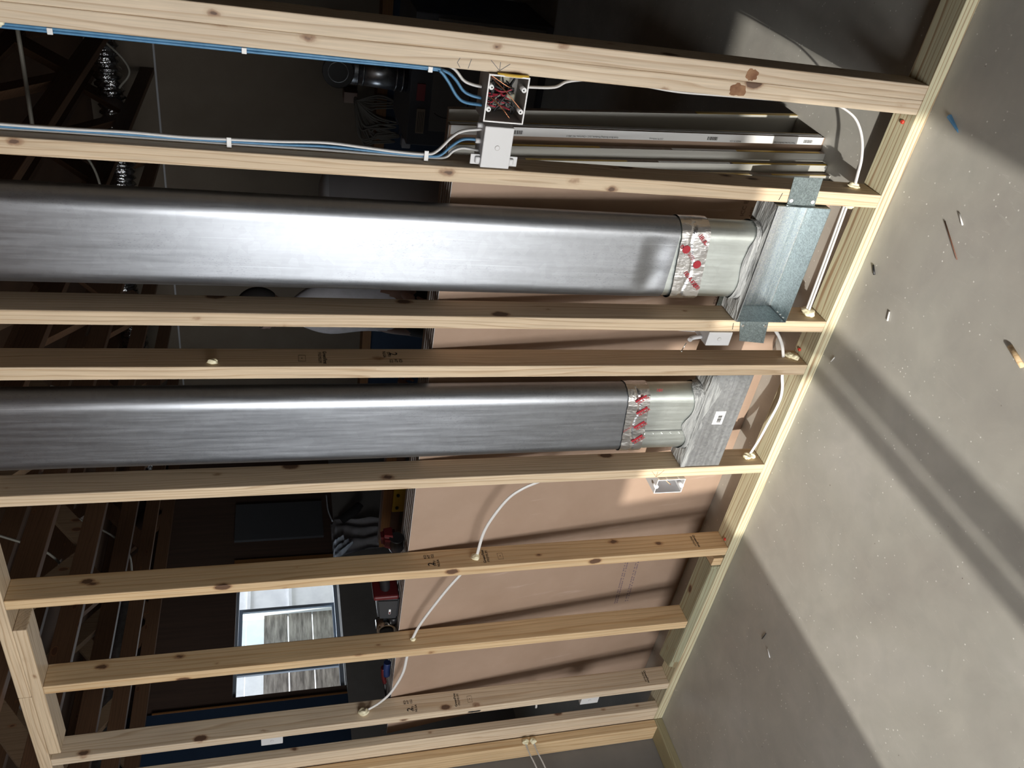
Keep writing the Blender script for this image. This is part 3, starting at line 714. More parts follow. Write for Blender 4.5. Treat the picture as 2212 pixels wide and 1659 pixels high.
# up=(1,0,0): thin across x, broad along y
Xs = (1, 0, 0)
cable([(-.6080, .014, 2.36), (-.6080, .014, 2.03), (-.6085, .014, 1.85), (-.6080, .014, 1.68), (-.6085, .014, 1.485), (-.6090, .012, 1.298), (-.614, .012, 1.278), (-.634, .012, 1.258), (-.663, .012, 1.236), (-.676, .014, 1.215), (-.680, .018, 1.176)], M_cabb,
      'outer blue cable along the doubled stud, bending lowest into the open box', .0034, .0062, Xs)
cable([(-.6150, .021, 2.36), (-.6150, .020, 2.03), (-.6150, .020, 1.85), (-.6155, .020, 1.68), (-.6150, .021, 1.485), (-.6150, .024, 1.30), (-.618, .026, 1.262), (-.632, .028, 1.240), (-.655, .030, 1.219), (-.664, .030, 1.200), (-.668, .03, 1.176)], M_cabb,
      'inner blue cable along the doubled stud, bending into the middle of the open box', .0034, .0062, Xs)
cable([(-.6085, .060, 1.36), (-.6090, .055, 1.29), (-.613, .046, 1.245), (-.636, .042, 1.218), (-.643, .040, 1.198), (-.646, .040, 1.176)], M_cabw,
      'short white cable entering the open box behind the blue ones', .0034, .006, Xs)
cable([(-.638, .045, 1.080), (-.638, .045, 1.062), (-.633, .045, 1.004), (-.618, .045, .976), (-.6095, .045, .93), (-.6090, .045, .891), (-.6088, .044, .80), (-.610, .042, .772), (-.614, .04, .693), (-.6125, .042, .573), (-.611, .045, .444), (-.609, .045, .339), (-.6085, .045, .271),
       (-.612, .045, .235), (-.631, .045, .189), (-.657, .045, .158), (-.693, .045, .132), (-.740, .045, .112), (-.782, .045, .104), (-.818, .045, .098)], M_cabw,
      'white cable leaving the open box, looping over the floor into the next stud', .0032, .0058, Xs)
cable([(-.804, .030, 2.36), (-.806, .03, 2.153), (-.806, .03, 2.027), (-.804, .03, 1.914), (-.806, .03, 1.806), (-.804, .03, 1.717), (-.801, .03, 1.616), (-.796, .03, 1.517), (-.800, .03, 1.436), (-.805, .03, 1.362), (-.806, .03, 1.288), (-.796, .03, 1.262), (-.763, .03, 1.233), (-.746, .03, 1.208), (-.738, .03, 1.165)], M_cabw,
      'topmost white cable of the stapled bundle of three entering the closed box', .0032, .0055, Xs)
cable([(-.811, .035, 2.36), (-.812, .035, 2.155), (-.811, .035, 2.029), (-.810, .035, 1.915), (-.811, .035, 1.806), (-.810, .035, 1.718), (-.809, .035, 1.616), (-.806, .035, 1.517), (-.808, .035, 1.435), (-.811, .035, 1.361), (-.812, .035, 1.286), (-.808, .035, 1.254), (-.784, .033, 1.23), (-.765, .030, 1.204), (-.763, .03, 1.165)], M_cabb,
      'blue cable in the middle of the stapled bundle of three', .0032, .0058, Xs)
cable([(-.8170, .040, 2.36), (-.8175, .04, 2.158), (-.8165, .04, 2.03), (-.8170, .04, 1.916), (-.8172, .04, 1.807), (-.8170, .04, 1.718), (-.8165, .04, 1.616), (-.8160, .04, 1.516), (-.8170, .04, 1.434), (-.8172, .04, 1.36), (-.8170, .04, 1.285), (-.814, .04, 1.241), (-.796, .038, 1.222), (-.787, .035, 1.201), (-.789, .03, 1.165)], M_cabw,
      'lowest white cable of the stapled bundle, looping into the closed box corner', .0030, .0055, Xs)
cable([(-.862, .040, .101), (-1.03, .040, .092), (-1.2215, .040, .083)], M_cabw, 'near half of the doubled straight cable under the open duct box', .0045, .003)
cable([(-.862, .049, .103), (-1.03, .049, .094), (-1.2215, .049, .085)], M_cabw, 'far half of the doubled straight cable under the open duct box', .0045, .003)
cable([(-1.262, .045, .19), (-1.285, .045, .164), (-1.308, .045, .142), (-1.339, .045, .12), (-1.378, .045, .101)], M_cabw, 'short white cable curving between the speckled strap and the printed stud')
cable([(-1.419, .045, .080), (-1.449, .045, .077), (-1.502, .045, .056), (-1.558, .045, .047), (-1.654, .045, .056), (-1.714, .045, .063), (-1.785, .045, .077)], M_cabw, 'wavy white cable over the floor plate below the closed grey box')
cable([(-1.825, .045, .725), (-1.841, .045, .78), (-1.862, .045, .822), (-1.886, .045, .866), (-1.924, .045, .907), (-1.993, .045, .943), (-2.076, .045, .97), (-2.189, .045, .979)], M_cabw, 'long arcing white cable crossing brown board towards the stamped stud', .0030, .0055)
cable([(-2.229, .045, 1.000), (-2.25, .045, 1.011), (-2.279, .045, 1.027), (-2.361, .045, 1.071), (-2.513, .045, 1.138), (-2.601, .045, 1.163)], M_cabw, 'slanting white cable between the stamped stud and the shorter stud', .0030, .0055)
cable([(-2.641, .045, 1.170), (-2.702, .045, 1.174), (-2.8, .045, 1.182), (-2.909, .045, 1.217), (-2.969, .045, 1.257), (-3.007, .045, 1.300)], M_cabw, 'white cable dipping over the top of the drywall stack to a foam lump', .0030, .0055)
cable([(-3.047, .05, .62), (-3.10, .06, .60), (-3.16, .07, .585), (-3.186, .075, .58)], M_cabw, 'short thin cable in the last bay before the corner', .0025, .0045)
cable([(-3.265, -.028, .64), (-3.262, -.075, .637), (-3.262, -.16, .62), (-3.27, -.42, .58)], M_cabw, 'first of two cables leaving the corner foam lumps, farther from the floor', .0025, .0045)
cable([(-3.265, -.028, .605), (-3.262, -.075, .602), (-3.262, -.16, .585), (-3.27, -.42, .545)], M_cabw, 'second of two cables leaving the corner foam lumps, nearer the floor', .0025, .0045)
for (za, zb), lab in (((1.695, 1.77), 'thin grey wires curling from the far end of the navy-side box'), ((1.53, 1.612), 'pair of thin wires leaving the navy-side box towards the floor'), ((.43, .50), 'thick grey wire loop at the low grey box')):
    cable([(-3.070, .03, za if za > 1.69 or za < 1 else zb), (-3.075, .03, (za + zb) / 2 + .01), (-3.048, .03, zb if za > 1.69 or za < 1 else za)], M_cabd, lab, .003, .005)

def foam(P, label, r=.012, sc=(1, 1, 1), seed=0, parts=1, offs=(0, 0, .018)):
    b = new()
    for i in range(parts):
        c = Vector(P) + Vector(offs) * i
        vs_ = bmesh.ops.create_icosphere(b, subdivisions=4, radius=1.0)['verts']
        for v in vs_:
            n_ = noise.noise(v.co * 1.4 + Vector((seed, i, 0))) * .35 + noise.noise(v.co * 3 + Vector((seed, i, 9))) * .10
            v.co = c + Vector((v.co.x * sc[0], v.co.y * sc[1], v.co.z * sc[2])) * r * 1.22 * (1 + n_)
    return obj('foam_lump', b, M_foam, None, None, label, 'foam', 'spray foam lumps', smooth=True)
foam((-.815, .047, .100), 'cream foam lump where the looped floor cable meets the stud', .011, (.6, 1, 1.25), 1)
foam((-.866, .036, .098), 'cream foam lump above the doubled cable, under the strapped stud', .012, (.7, 1, 1.2), 2)
foam((-1.214, .045, .080), 'largest oval foam lump at the end of the doubled straight cable', .015, (.65, 1.3, 1.0), 3)
foam((-1.373, .048, .080), 'curled foam lump on the printed stud near the floor plate', .011, (.6, 1.1, 1.0), 4, 2, (0, -.008, -.014))
foam((-1.780, .040, .088), 'double foam lump on the stud beside the closed duct box', .011, (.7, 1.1, 1.0), 5, 2, (0, .004, -.020))
foam((-2.185, .040, .985), 'foam lump beside the printed name on the stamped stud', .011, (.6, 1, 1.1), 6)
foam((-2.598, .044, 1.160), 'tiny foam ring around the cable on the shorter stud', .008, (.6, 1, 1), 7)
foam((-3.001, .036, 1.318), 'round foam lump on the stud above the drywall stack', .0135, (.65, 1, 1.1), 8)
foam((-1.375, .020, 1.779), 'lone foam drip on the printed stud, high above the rest', .008, (.7, .8, 1.4), 9)
foam((-3.262, -.026, .640), 'pair of round foam lumps on the corner stud of the adjoining wall', .011, (.7, .9, 1.1), 10, 2, (0, 0, -.033))
foam((-.607, .010, 2.13), 'pale foam blot at the photo edge by the blue cables', .010, (.7, .8, 2), 12)

def staple(x, y, z, w_, label):
    t_ = thing('cable_staple', (x, y, z), label, 'staple', 'cable staples')
    obj('saddle', box(x - w_ / 2, x + w_ / 2, y - .0085, y - .005, z - .005, z + .005, bev=.001), M_rim, t_)
    b = new(); bx(b, x - w_ / 2, x - w_ / 2 + .002, y - .006, y + .012, z - .004, z + .004); obj('pin', b, M_screw, t_)
staple(-.612, .014, 2.03, .012, 'white staple on the blue cables nearest the photo left edge')
staple(-.612, .014, 1.68, .012, 'white staple at mid-length of the blue cables')
staple(-.612, .014, 1.300, .012, 'white staple where the blue cables start to bend')
staple(-.808, .028, 1.717, .022, 'small white staple on the bundle of three cables, mid-length')
staple(-.807, .028, 1.288, .024, 'metal-white staple just before the bundle of three fans out')

# ------------------------------------------------------------------ drywall stack (leaning on the studs)
def sheet(xr, yb, yt, front, end_tape, label, xl=None, H=1.205, th=.0245):
    t_ = thing('drywall_sheet', (xr - 1.2, yb + th / 2, 0), label, 'drywall', 'leaning drywall sheets')
    xl = xr - 2.42 if xl is None else xl; xl = max(xl, -3.262)
    def slab(xa, xb, o0, o1, z0, z1):
        f = lambda z: yb + (yt - yb) * z / H
        b = new(); hexa(b, [(xa, f(z0) + o0, z0), (xb, f(z0) + o0, z0), (xb, f(z0) + o1, z0), (xa, f(z0) + o1, z0),
                            (xa, f(z1) + o0, z1), (xb, f(z1) + o0, z1), (xb, f(z1) + o1, z1), (xa, f(z1) + o1, z1)]); return b
    obj('board_face', slab(xl, xr, 0, .001, .0005, H - .001), front, t_)
    obj('gypsum_core', slab(xl + .001, xr - .001, .001, th / 2 - .0004, .0005, H), M_gend, t_)
    obj('gypsum_core', slab(xl + .001, xr - .001, th / 2 + .0004, th, .0005, H), M_gend, t_)
    if end_tape:
        for (za, zb, a0, a1, mm) in end_tape:
            obj('end_tape', slab(xr, xr + .0008, a0, a1, za, zb), mm, t_)
    obj('white_edge', slab(xl, xr, -.0006, .0085 if front is M_brown else .003, H, H + .0008), M_rim, t_)
    return t_, (lambda z: yb + (yt - yb) * z / H)
Yl, Wt = M_yel, M_label
s1_, f1 = sheet(-.884, .232, .0915, M_brown, [(.01, .35, 0, .02, Yl), (.35, .55, 0, .02, Wt)], 'front drywall of the leaning stack, bare brown back towards the viewer')
s2_, f2 = sheet(-.874, .280, .117, M_gwhite, [(.02, .22, 0, .01, Yl), (.30, .62, 0, .012, Yl), (.62, .75, 0, .012, Wt), (.75, 1.0, 0, .012, Yl)], 'second drywall of the leaning stack, lit strip and bright yellow tape at its end')
s3_, f3 = sheet(-.854, .312, .145, M_gwhite, [(.0, .35, .003, .012, Yl), (.70, 1.0, .003, .012, Yl), (.36, .60, .003, .012, Wt)], 'third drywall of the leaning stack, pale face and thin yellow end')
s4_, f4 = sheet(-.828, .342, .172, M_gwhite, [(.02, .33, .003, .014, Yl), (.33, .55, .003, .014, Wt), (.78, 1.18, .003, .014, Yl)], 'fourth drywall of the leaning stack, gold tape strip on its end')
s5_, f5 = sheet(-.788, .372, .200, M_brown, [(.005, 1.2, .010, .0285, Wt), (.005, .38, .0285, .033, Yl), (.80, 1.2, .0285, .033, Yl)], 'fifth drywall of the leaning stack, printed white end tape with bar codes')
s6_, f6 = sheet(-.776, .545, .290, M_gwhite, [(.0, .4, 0.001, .020, Yl)], 'rearmost grey-faced drywall sheet standing behind the taped stack', H=1.19)
# white tape folded onto the fifth sheet's front, with bar codes and print running upwards
def on5(xa, xb, za, zb, o0, o1, name, mm, par):
    b = new(); hexa(b, [(xa, f5(za) - o1, za), (xb, f5(za) - o1, za), (xb, f5(za) - o0, za), (xa, f5(za) - o0, za), (xa, f5(zb) - o1, zb), (xb, f5(zb) - o1, zb), (xb, f5(zb) - o0, zb), (xa, f5(zb) - o0, zb)])
    return obj(name, b, mm, par)
wt5 = on5(-.811, -.788, .005, 1.2, 0.0002, .0009, 'white_edge_tape', Wt, s5_)
for z in (1.005, .395, .045):
    b = new(); rn = random.Random(int(z * 100)); zz = z
    while zz < z + .034:
        h = rn.choice((.0008, .0014, .0022)); y = f5(zz) - .0013; bx(b, -.806, -.796, y, y + .0003, zz, zz + h); zz += h + rn.choice((.0007, .0014))
    obj('bar_code', b, M_ink, wt5)
lean = Vector((0, (.200 - .372) / 1.205, 1)).normalized()
for s_, z, sz in (('Gold Bond Building Products, LLC \u2022 Charlotte, NC 28211', .80, .0068), ('(10.7% Willows)', .60, .0068), ('Panel tape here to separate', 1.09, .0068), ('MADE IN USA', .33, .0066), ('Thank You Have Handled at Edge', .15, .0060)):
    text('end_print', s_, (-.8065, f5(z) - .0011, z), lean, (-1, 0, 0), sz, M_ink, wt5)
for z in (.14, .95):
    obj('black_mark', box(-.787, -.7868, f5(z) + .0230, f5(z) + .0240, z, z + .075), M_ink, s5_)
# print lines on the brown face
rn = random.Random(3)
for L_ in range(4):
    b = new(); x = -2.70
    while x < -2.385:
        w_ = rn.uniform(.004, .012); z = .232 + .010 * L_ + .03 * (L_ > 1) + (x + 2.7) * .06
        y = f1(z) - .0006; bx(b, x, x + w_, y, y + .0004, z, z + .005); x += w_ + rn.choice((.003, .003, .009))
    obj('printed_line', b, mat('purple_print', (.17, .12, .13), .8), s1_)
for s_, x, z in (('ICC ES', -.955, .312), ('MSL', -.968, .280), ('F26 \nduct', -1.262, .292)):
    text('board_print', s_, (x, f1(z) - .0006, z), (0, 0, -1) if 0 else (1, 0, 0), Vector((0, -(.232 - .0885) / 1.205 * 1, 1)), .020, mat('dark_print', (.14, .09, .07), .8), s1_)

mo = obj('metal_offcut', None or bar((-1.31, .205, .195), (-1.31, .188, .30), .150, .0012, (0, 1, 0)), M_boot, None, None, 'dull sheet metal offcut leaning on the brown board below the speckled strap', 'sheet metal')
# ------------------------------------------------------------------ tools on top of the stack (top about z 1.207, y .09-.24)
ZT = 1.2062
dr = thing('cordless_drill', (-2.50, .17, ZT), 'red and black cordless tool lying with its big battery end showing', 'power tool')
b = new(); hexa(b, [(-2.585, .125, ZT), (-2.475, .125, ZT), (-2.475, .215, ZT), (-2.585, .215, ZT), (-2.585, .13, ZT + .072), (-2.475, .13, ZT + .085), (-2.475, .21, ZT + .085), (-2.585, .21, ZT + .072)])
bmesh.ops.bevel(b, geom=b.edges[:], offset=.008, segments=3, affect='EDGES'); bat = obj('battery_pack', b, M_dgrey, dr)
obj('battery_badge', box(-2.550, -2.525, .1235, .1262, ZT + .030, ZT + .037), M_label, bat)
obj('battery_badge', box(-2.548, -2.537, .1225, .1234, ZT + .031, ZT + .036), M_red, bat)
b = new(); bx(b, -2.475, -2.455, .125, .215, ZT + .005, ZT + .095, bev=.006); obj('battery_shoe', b, M_red, dr)
b = new(); tube(b, [(-2.46, .17, ZT + .05), (-2.42, .17, ZT + .055), (-2.37, .17, ZT + .065)], .022, .018, n=16); obj('handle', b, M_black, dr)
b = new(); tube(b, [(-2.36, .17, ZT + .03), (-2.35, .17, ZT + .09), (-2.345, .17, ZT + .14)], .030, .030, n=16); obj('motor_housing', b, M_red, dr)
b = new(); cyl(b, (-2.345, .17, ZT + .14), (-2.342, .17, ZT + .175), .020, 16, .012); obj('chuck', b, M_black, dr)
d2 = thing('cordless_tool', (-2.24, .18, ZT), 'dark red rounded tool beside the stamped stud, mostly hidden', 'power tool')
b = new(); hexa(b, [(-2.262, .15, ZT + .030), (-2.19, .15, ZT + .030), (-2.19, .22, ZT + .030), (-2.262, .22, ZT + .030), (-2.245, .16, ZT + .078), (-2.19, .16, ZT + .082), (-2.19, .21, ZT + .082), (-2.245, .21, ZT + .078)])
bmesh.ops.bevel(b, geom=b.edges[:], offset=.012, segments=3, affect='EDGES'); obj('housing', b, M_red, d2)
b = new(); tube(b, [(-2.265, .18, ZT + .022), (-2.235, .17, ZT + .03), (-2.20, .165, ZT + .028)], .024, .026, n=14); obj('grip', b, M_black, d2)
tm = thing('tape_measure', (-2.65, .165, ZT), 'chrome tape measure with black and yellow body lying on the stack', 'tape measure')
b = new(); cyl(b, (-2.655, .13, ZT + .036), (-2.655, .185, ZT + .036), .036, 32); obj('case', b, M_chrome, tm)
b = new(); cyl(b, (-2.655, .126, ZT + .036), (-2.655, .1305, ZT + .036), .026, 28); obj('side_plate', b, M_black, tm)
obj('yellow_band', box(-2.690, -2.665, .128, .186, ZT + .002, ZT + .018, bev=.002), M_yel, tm)
b = new(); cyl(b, (-2.615, .14, ZT + .014), (-2.585, .14, ZT + .014), .0135, 18); obj('rubber_grip', b, M_black, tm)
kn_ = thing('utility_knife', (-2.93, .16, ZT), 'red and blue handled hand tool with a dark shaft on the stack', 'hand tool')
b = new(); tube(b, [(-2.87, .15, ZT + .016), (-2.90, .145, ZT + .018), (-2.935, .14, ZT + .016)], .014, .014, n=12); obj('blue_grip', b, mat('blue_grip', (.01, .025, .10), .5), kn_)
b = new(); tube(b, [(-2.90, .150, ZT + .030), (-2.94, .145, ZT + .028), (-2.985, .145, ZT + .020)], .012, .009, n=12); obj('red_grip', b, M_red, kn_)
b = new(); cyl(b, (-2.985, .145, ZT + .02), (-3.10, .13, ZT + .006), .0045, 12); obj('shaft', b, M_black, kn_)

# ------------------------------------------------------------------ far room things
# person standing behind the stack
pr_ = thing('person', (-2.38, 2.12, 0), 'person in a grey long-sleeved top and black trousers behind the studs, arm bent down', 'person')
def skin_body(name, chains, m, parent, sub=2, root=0):
    me = bpy.data.meshes.new(name); V, E, R_ = [], [], []
    idx = {}
    def vid(p, r):
        k = tuple(round(c, 4) for c in p)
        if k not in idx: idx[k] = len(V); V.append(Vector(p)); R_.append(r)
        return idx[k]
    for ch in chains:
        last = None
        for (p, r) in ch:
            i = vid(p, r)
            if last is not None and last != i: E.append((last, i))
            last = i
    org = world_loc(parent)
    me.from_pydata([v - org for v in V], E, [])
    o = bpy.data.objects.new(name, me); C.objects.link(o); o.parent = parent
    o.modifiers.new('skin', 'SKIN'); 
    lay = me.skin_vertices[0].data if len(me.skin_vertices) else None
    if lay is None:
        bm_ = bmesh.new(); bm_.from_mesh(me); bm_.verts.layers.skin.verify(); bm_.to_mesh(me); bm_.free(); lay = me.skin_vertices[0].data
    for i, r in enumerate(R_):
        lay[i].radius = (r, r) if not isinstance(r, tuple) else r
        lay[i].use_root = (i == root)
    o.modifiers.new('sub', 'SUBSURF').levels = sub; o.modifiers['sub'].render_levels = sub
    dg = bpy.context.evaluated_depsgraph_get(); me2 = bpy.data.meshes.new_from_object(o.evaluated_get(dg)); me2.name = name
    o.modifiers.clear(); o.data = me2; me2.materials.clear(); me2.materials.append(m)
    for p in me2.polygons: p.use_smooth = True
    return o
px, py = -2.38, 2.12
hipc = (px, py, .93)
legs = [[(hipc, (.15, .11)), ((px + .10, py, .88), .095), ((px + .12, py - .02, .50), .065), ((px + .12, py + .02, .10), .045), ((px + .12, py - .10, .045), .04)],
        [(hipc, (.15, .11)), ((px - .10, py, .88), .095), ((px - .12, py - .02, .50), .065), ((px - .12, py + .02, .10), .045), ((px - .12, py - .10, .045), .04)]]
neck = (px - .03, py - .06, 1.49)
body = skin_body('body', legs + [[(hipc, (.15, .11)), ((px, py, 1.10), (.13, .10)), ((px - .01, py - .02, 1.30), (.15, .11)), (neck, .055), ((px - .045, py - .085, 1.56), .055)],
        [((px - .01, py - .02, 1.36), .11), ((px - .17, py - .03, 1.40), .06), ((px - .30, py - .05, 1.15), .043), ((px - .29, py - .24, .965), .032), ((px - .287, py - .30, .935), .026)],
        [((px - .01, py - .02, 1.36), .11), ((px + .17, py - .03, 1.40), .06), ((px + .24, py - .02, 1.13), .043), ((px + .22, py - .20, .98), .032), ((px + .22, py - .27, .955), .026)]], M_skin, pr_)
skin_body('shirt', [[((px, py, .90), (.170, .128)), ((px, py, .99), (.165, .125)), ((px, py, 1.12), (.15, .12)), ((px - .01, py - .02, 1.31), (.175, .125)), ((px - .02, py - .04, 1.43), (.10, .09)), ((px - .03, py - .055, 1.47), .068)],
        [((px - .01, py - .02, 1.37), .12), ((px - .18, py - .03, 1.41), .075), ((px - .31, py - .05, 1.15), .060), ((px - .295, py - .22, .985), .048)],
        [((px - .01, py - .02, 1.37), .12), ((px + .18, py - .03, 1.41), .075), ((px + .25, py - .02, 1.13), .058), ((px + .23, py - .18, 1.0), .047)]], M_cloth, pr_)
skin_body('trousers', [[((px, py, 1.02), (.155, .118)), ((px, py, .92), (.165, .125)), ((px + .10, py, .86), .108), ((px + .12, py - .02, .50), .080), ((px + .12, py + .02, .09), .065)],
        [((px, py, .92), (.165, .125)), ((px - .10, py, .86), .108), ((px - .12, py - .02, .50), .080), ((px - .12, py + .02, .09), .065)]], M_pants, pr_)
hc = Vector((px + .022, py - .10, 1.615))
b = new(); vs_ = bmesh.ops.create_icosphere(b, subdivisions=4, radius=1)['verts']
for v in vs_:
    c = v.co.copy(); f = Vector((c.x * .075, c.y * .095, c.z * .115))
    if c.z < -.2: f.x *= 1 - .25 * (-c.z); f.y -= .012 * (-c.z)
    if c.y < -.8 and abs(c.x) < .25 and abs(c.z + .1) < .25: f.y -= .022 * (1 - abs(c.x) / .25)
    if c.y < -.6 and abs(abs(c.x) - .42) < .18 and abs(c.z - .1) < .14: f.y += .010
    v.co = hc + f
head = obj('head', b, M_skin, pr_, smooth=True)
for s in (-1, 1):
    b = new(); bmesh.ops.create_uvsphere(b, u_segments=12, v_segments=8, radius=.011, matrix=Matrix.Translation(hc + Vector((s * .030, -.080, .012)))); obj('eye', b, M_hair, head)
    b = new(); tube(b, [hc + Vector((s * .074, .005, .025)), hc + Vector((s * .082, .012, .0)), hc + Vector((s * .074, .002, -.03))], .010, .006, n=8); obj('ear', b, M_skin, head)
b = new(); tube(b, [hc + Vector((-.022, -.089, -.055)), hc + Vector((0, -.094, -.057)), hc + Vector((.022, -.089, -.055))], .004, n=8); obj('mouth', b, M_red, head)
b = new(); vs_ = bmesh.ops.create_icosphere(b, subdivisions=4, radius=1)['verts']
for v in vs_:
    c = v.co; v.co = hc + Vector((c.x * .084, c.y * .102 + .012, c.z * .108 + .022))
bmesh.ops.delete(b, geom=[v for v in b.verts if v.co.z < hc.z - .060 or (v.co.y < hc.y - .070 and v.co.z < hc.z + .025)], context='VERTS')
obj('hair', b, M_hair, pr_, smooth=True)
for s, hx in ((-1, px - .287), (1, px + .22)):
    hy, hz = (py - .30, .935) if s < 0 else (py - .27, .955)
    ch = [[((hx, hy + .02, hz + .01), (.026, .014)), ((hx, hy - .045, hz - .025), (.036, .014)), ((hx, hy - .075, hz - .045), (.036, .012))]]
    hnd = skin_body('hand', ch, M_skin, pr_, 1)
    for i, ox in enumerate((-.030, -.010, .010, .029)):
        ln = (.060, .072, .068, .052)[i]
        skin_body('finger', [[((hx + ox, hy - .080, hz - .050), .0085), ((hx + ox, hy - .080 - ln * .4, hz - .068), .0080), ((hx + ox, hy - .080 - ln * .6, hz - .068 - ln * .35), .0070), ((hx + ox, hy - .078 - ln * .55, hz - .068 - ln * .6), .0060)]], M_skin, hnd, 1)
    skin_body('thumb', [[((hx - s * .032, hy - .02, hz - .015), .011), ((hx - s * .055, hy - .045, hz - .035), .0095), ((hx - s * .058, hy - .075, hz - .055), .008)]], M_skin, hnd, 1)

for o_ in [head] + list(head.children) + [c for c in pr_.children if c.name.startswith('hair')]:
    T_ = Matrix.Translation(hc - Vector((-2.38, 2.12, 0))); o_.data.transform(T_ @ Matrix.Rotation(-PI / 2, 4, 'Z') @ T_.inverted())
pr_.scale = (1.045, 1.045, 1.045); pr_.location = (-2.415, 2.12, 0)
tk = thing('storage_tank', (-1.735, 1.75, 0), 'pale grey round tank behind the strapped stud and dented duct', 'tank')
b = new(); cyl(b, (-1.735, 1.75, 0), (-1.735, 1.75, 1.40), .225, 48); obj('tank_body', b, M_tank, tk)
b = new(); cyl(b, (-1.735, 1.75, 1.40), (-1.735, 1.75, 1.43), .225, 48, .15); obj('tank_lid', b, M_tank, tk)
b = new(); cyl(b, (-1.80, 1.70, 1.42), (-1.80, 1.70, 1.58), .012, 14); obj('pipe_stub', b, M_copper, tk)

fu = thing('furnace', (-1.62, 3.5, 0), 'dark blue-grey furnace cabinet with labels seen behind the wire-filled box', 'furnace')
fb = obj('cabinet', box(-1.88, -1.10, 3.2, 3.9, 0, .835, bev=.006), M_steel, fu)
obj('front_panel', box(-1.78, -1.12, 3.188, 3.199, .05, .705, bev=.002), M_steel2, fu)
b = new(); 
for k in range(40):
    a = -2.2 + 2.6 * k / 40; a2 = -2.2 + 2.6 * (k + 1) / 40; c_ = Vector((-1.56, 3.186, .60)); r = .13
    p = [c_ + Vector((math.sin(q) * (r + o), 0, -math.cos(q) * (r + o))) for q, o in ((a, 0), (a, .005), (a2, .005), (a2, 0))]
    b.faces.new([b.verts.new(v) for v in p])
obj('round_cover_line', b, M_ink, fu)
lb1 = obj('warning_label', box(-1.60, -1.50, 3.186, 3.1995, .745, .795), mat('red_white_label', (.30, .06, .07), .6), fu)
lb2 = obj('notice_label', box(-1.80, -1.65, 3.186, 3.1995, .735, .785), mat('cream_label', (.36, .30, .24), .6), fu)
b = new()
for k in range(4): bx(b, -1.790, -1.665, 3.185, 3.1858, .743 + k * .010, .746 + k * .010)
obj('label_lines', b, M_ink, lb2)
vp = thing('vent_pipe', (-1.50, 3.38, .835), 'round galvanised vent pipe with an open elbow on the furnace top', 'pipe')
b = new(); cyl(b, (-1.52, 3.38, .836), (-1.50, 3.38, 1.16), .088, 40); obj('pipe_body', b, M_pipe, vp)
for z in (.86, .90, 1.10, 1.135):
    b = new(); cyl(b, (-1.52 + (z - .835) * .06, 3.38, z), (-1.52 + (z - .828) * .06, 3.38, z + .010), .091, 40); obj('ring_seam', b, M_pipe, vp)
b = new(); tube(b, [(-1.50, 3.38, 1.15), (-1.495, 3.37, 1.21), (-1.49, 3.30, 1.255), (-1.485, 3.22, 1.262)], .092, n=32, caps=False); obj('elbow', b, M_pipe, vp)
b = new(); cyl(b, (-1.485, 3.215, 1.262), (-1.485, 3.225, 1.262), .090, 40); obj('dark_opening', b, M_black, vp)  # black disc stands in for the shade inside the elbow
b = new(); tube(b, [Vector((-1.485 + .058 * math.cos(a * PI / 12), 3.212, 1.262 + .058 * math.sin(a * PI / 12))) for a in range(25)], .002, n=6, smooth=0); obj('inner_ring', b, M_pipe, vp)

hk = thing('hanging_cord_coil', (-2.06, 4.6, .95), 'bundle of pale looped cords hanging on the beige wall beside the vent pipe', 'cords')
b = new(); bx(b, -2.05, -1.97, 4.52, 4.68, 1.02, 1.12, bev=.005); obj('hanger', b, mat('pinkish_plastic', (.25, .18, .15), .6), hk)
rn = random.Random(8)
for k in range(15):
    x = -2.32 + rn.uniform(0, .33); zt = 1.03 + rn.uniform(-.06, .03); zb = .72 + rn.uniform(-.04, .07)
    b = new(); tube(b, [(-2.02 + rn.uniform(-.02, .02), 4.52, 1.04), (x - .03, 4.47 + rn.uniform(-.03, .02), zt - .06), (x - .02, 4.45, (zt + zb) / 2 + rn.uniform(-.03, .03)), (x, 4.46, zb), (x + .035, 4.46, (zt + zb) / 2), (-2.02, 4.50, 1.03)], .007, n=8, smooth=6)
    obj('cord_loop', b, mat('dull_cord', (.13, .12, .105), .6), hk)
pl = thing('plastic_bag_bundle', (-1.98, 4.1, .60), 'crumpled dark plastic bundle hung on the navy wall beside the furnace', 'bag')
b = new(); vs_ = bmesh.ops.create_icosphere(b, subdivisions=4, radius=1)['verts']
for v in vs_:
    c = v.co.copy(); r = 1 + .5 * noise.noise(c * 2.3) + .18 * noise.noise(c * 6)
    v.co = Vector((-2.05, 4.38, .665)) + Vector((c.x * .16, c.y * .08, c.z * .065)) * r
obj('bag_body', b, mat('dark_film', (.05, .05, .06), .25), pl, smooth=False)
b = new(); bx(b, -2.30, -2.22, 4.32, 4.40, .62, .69, bev=.01); obj('white_piece', b, M_tank, pl)

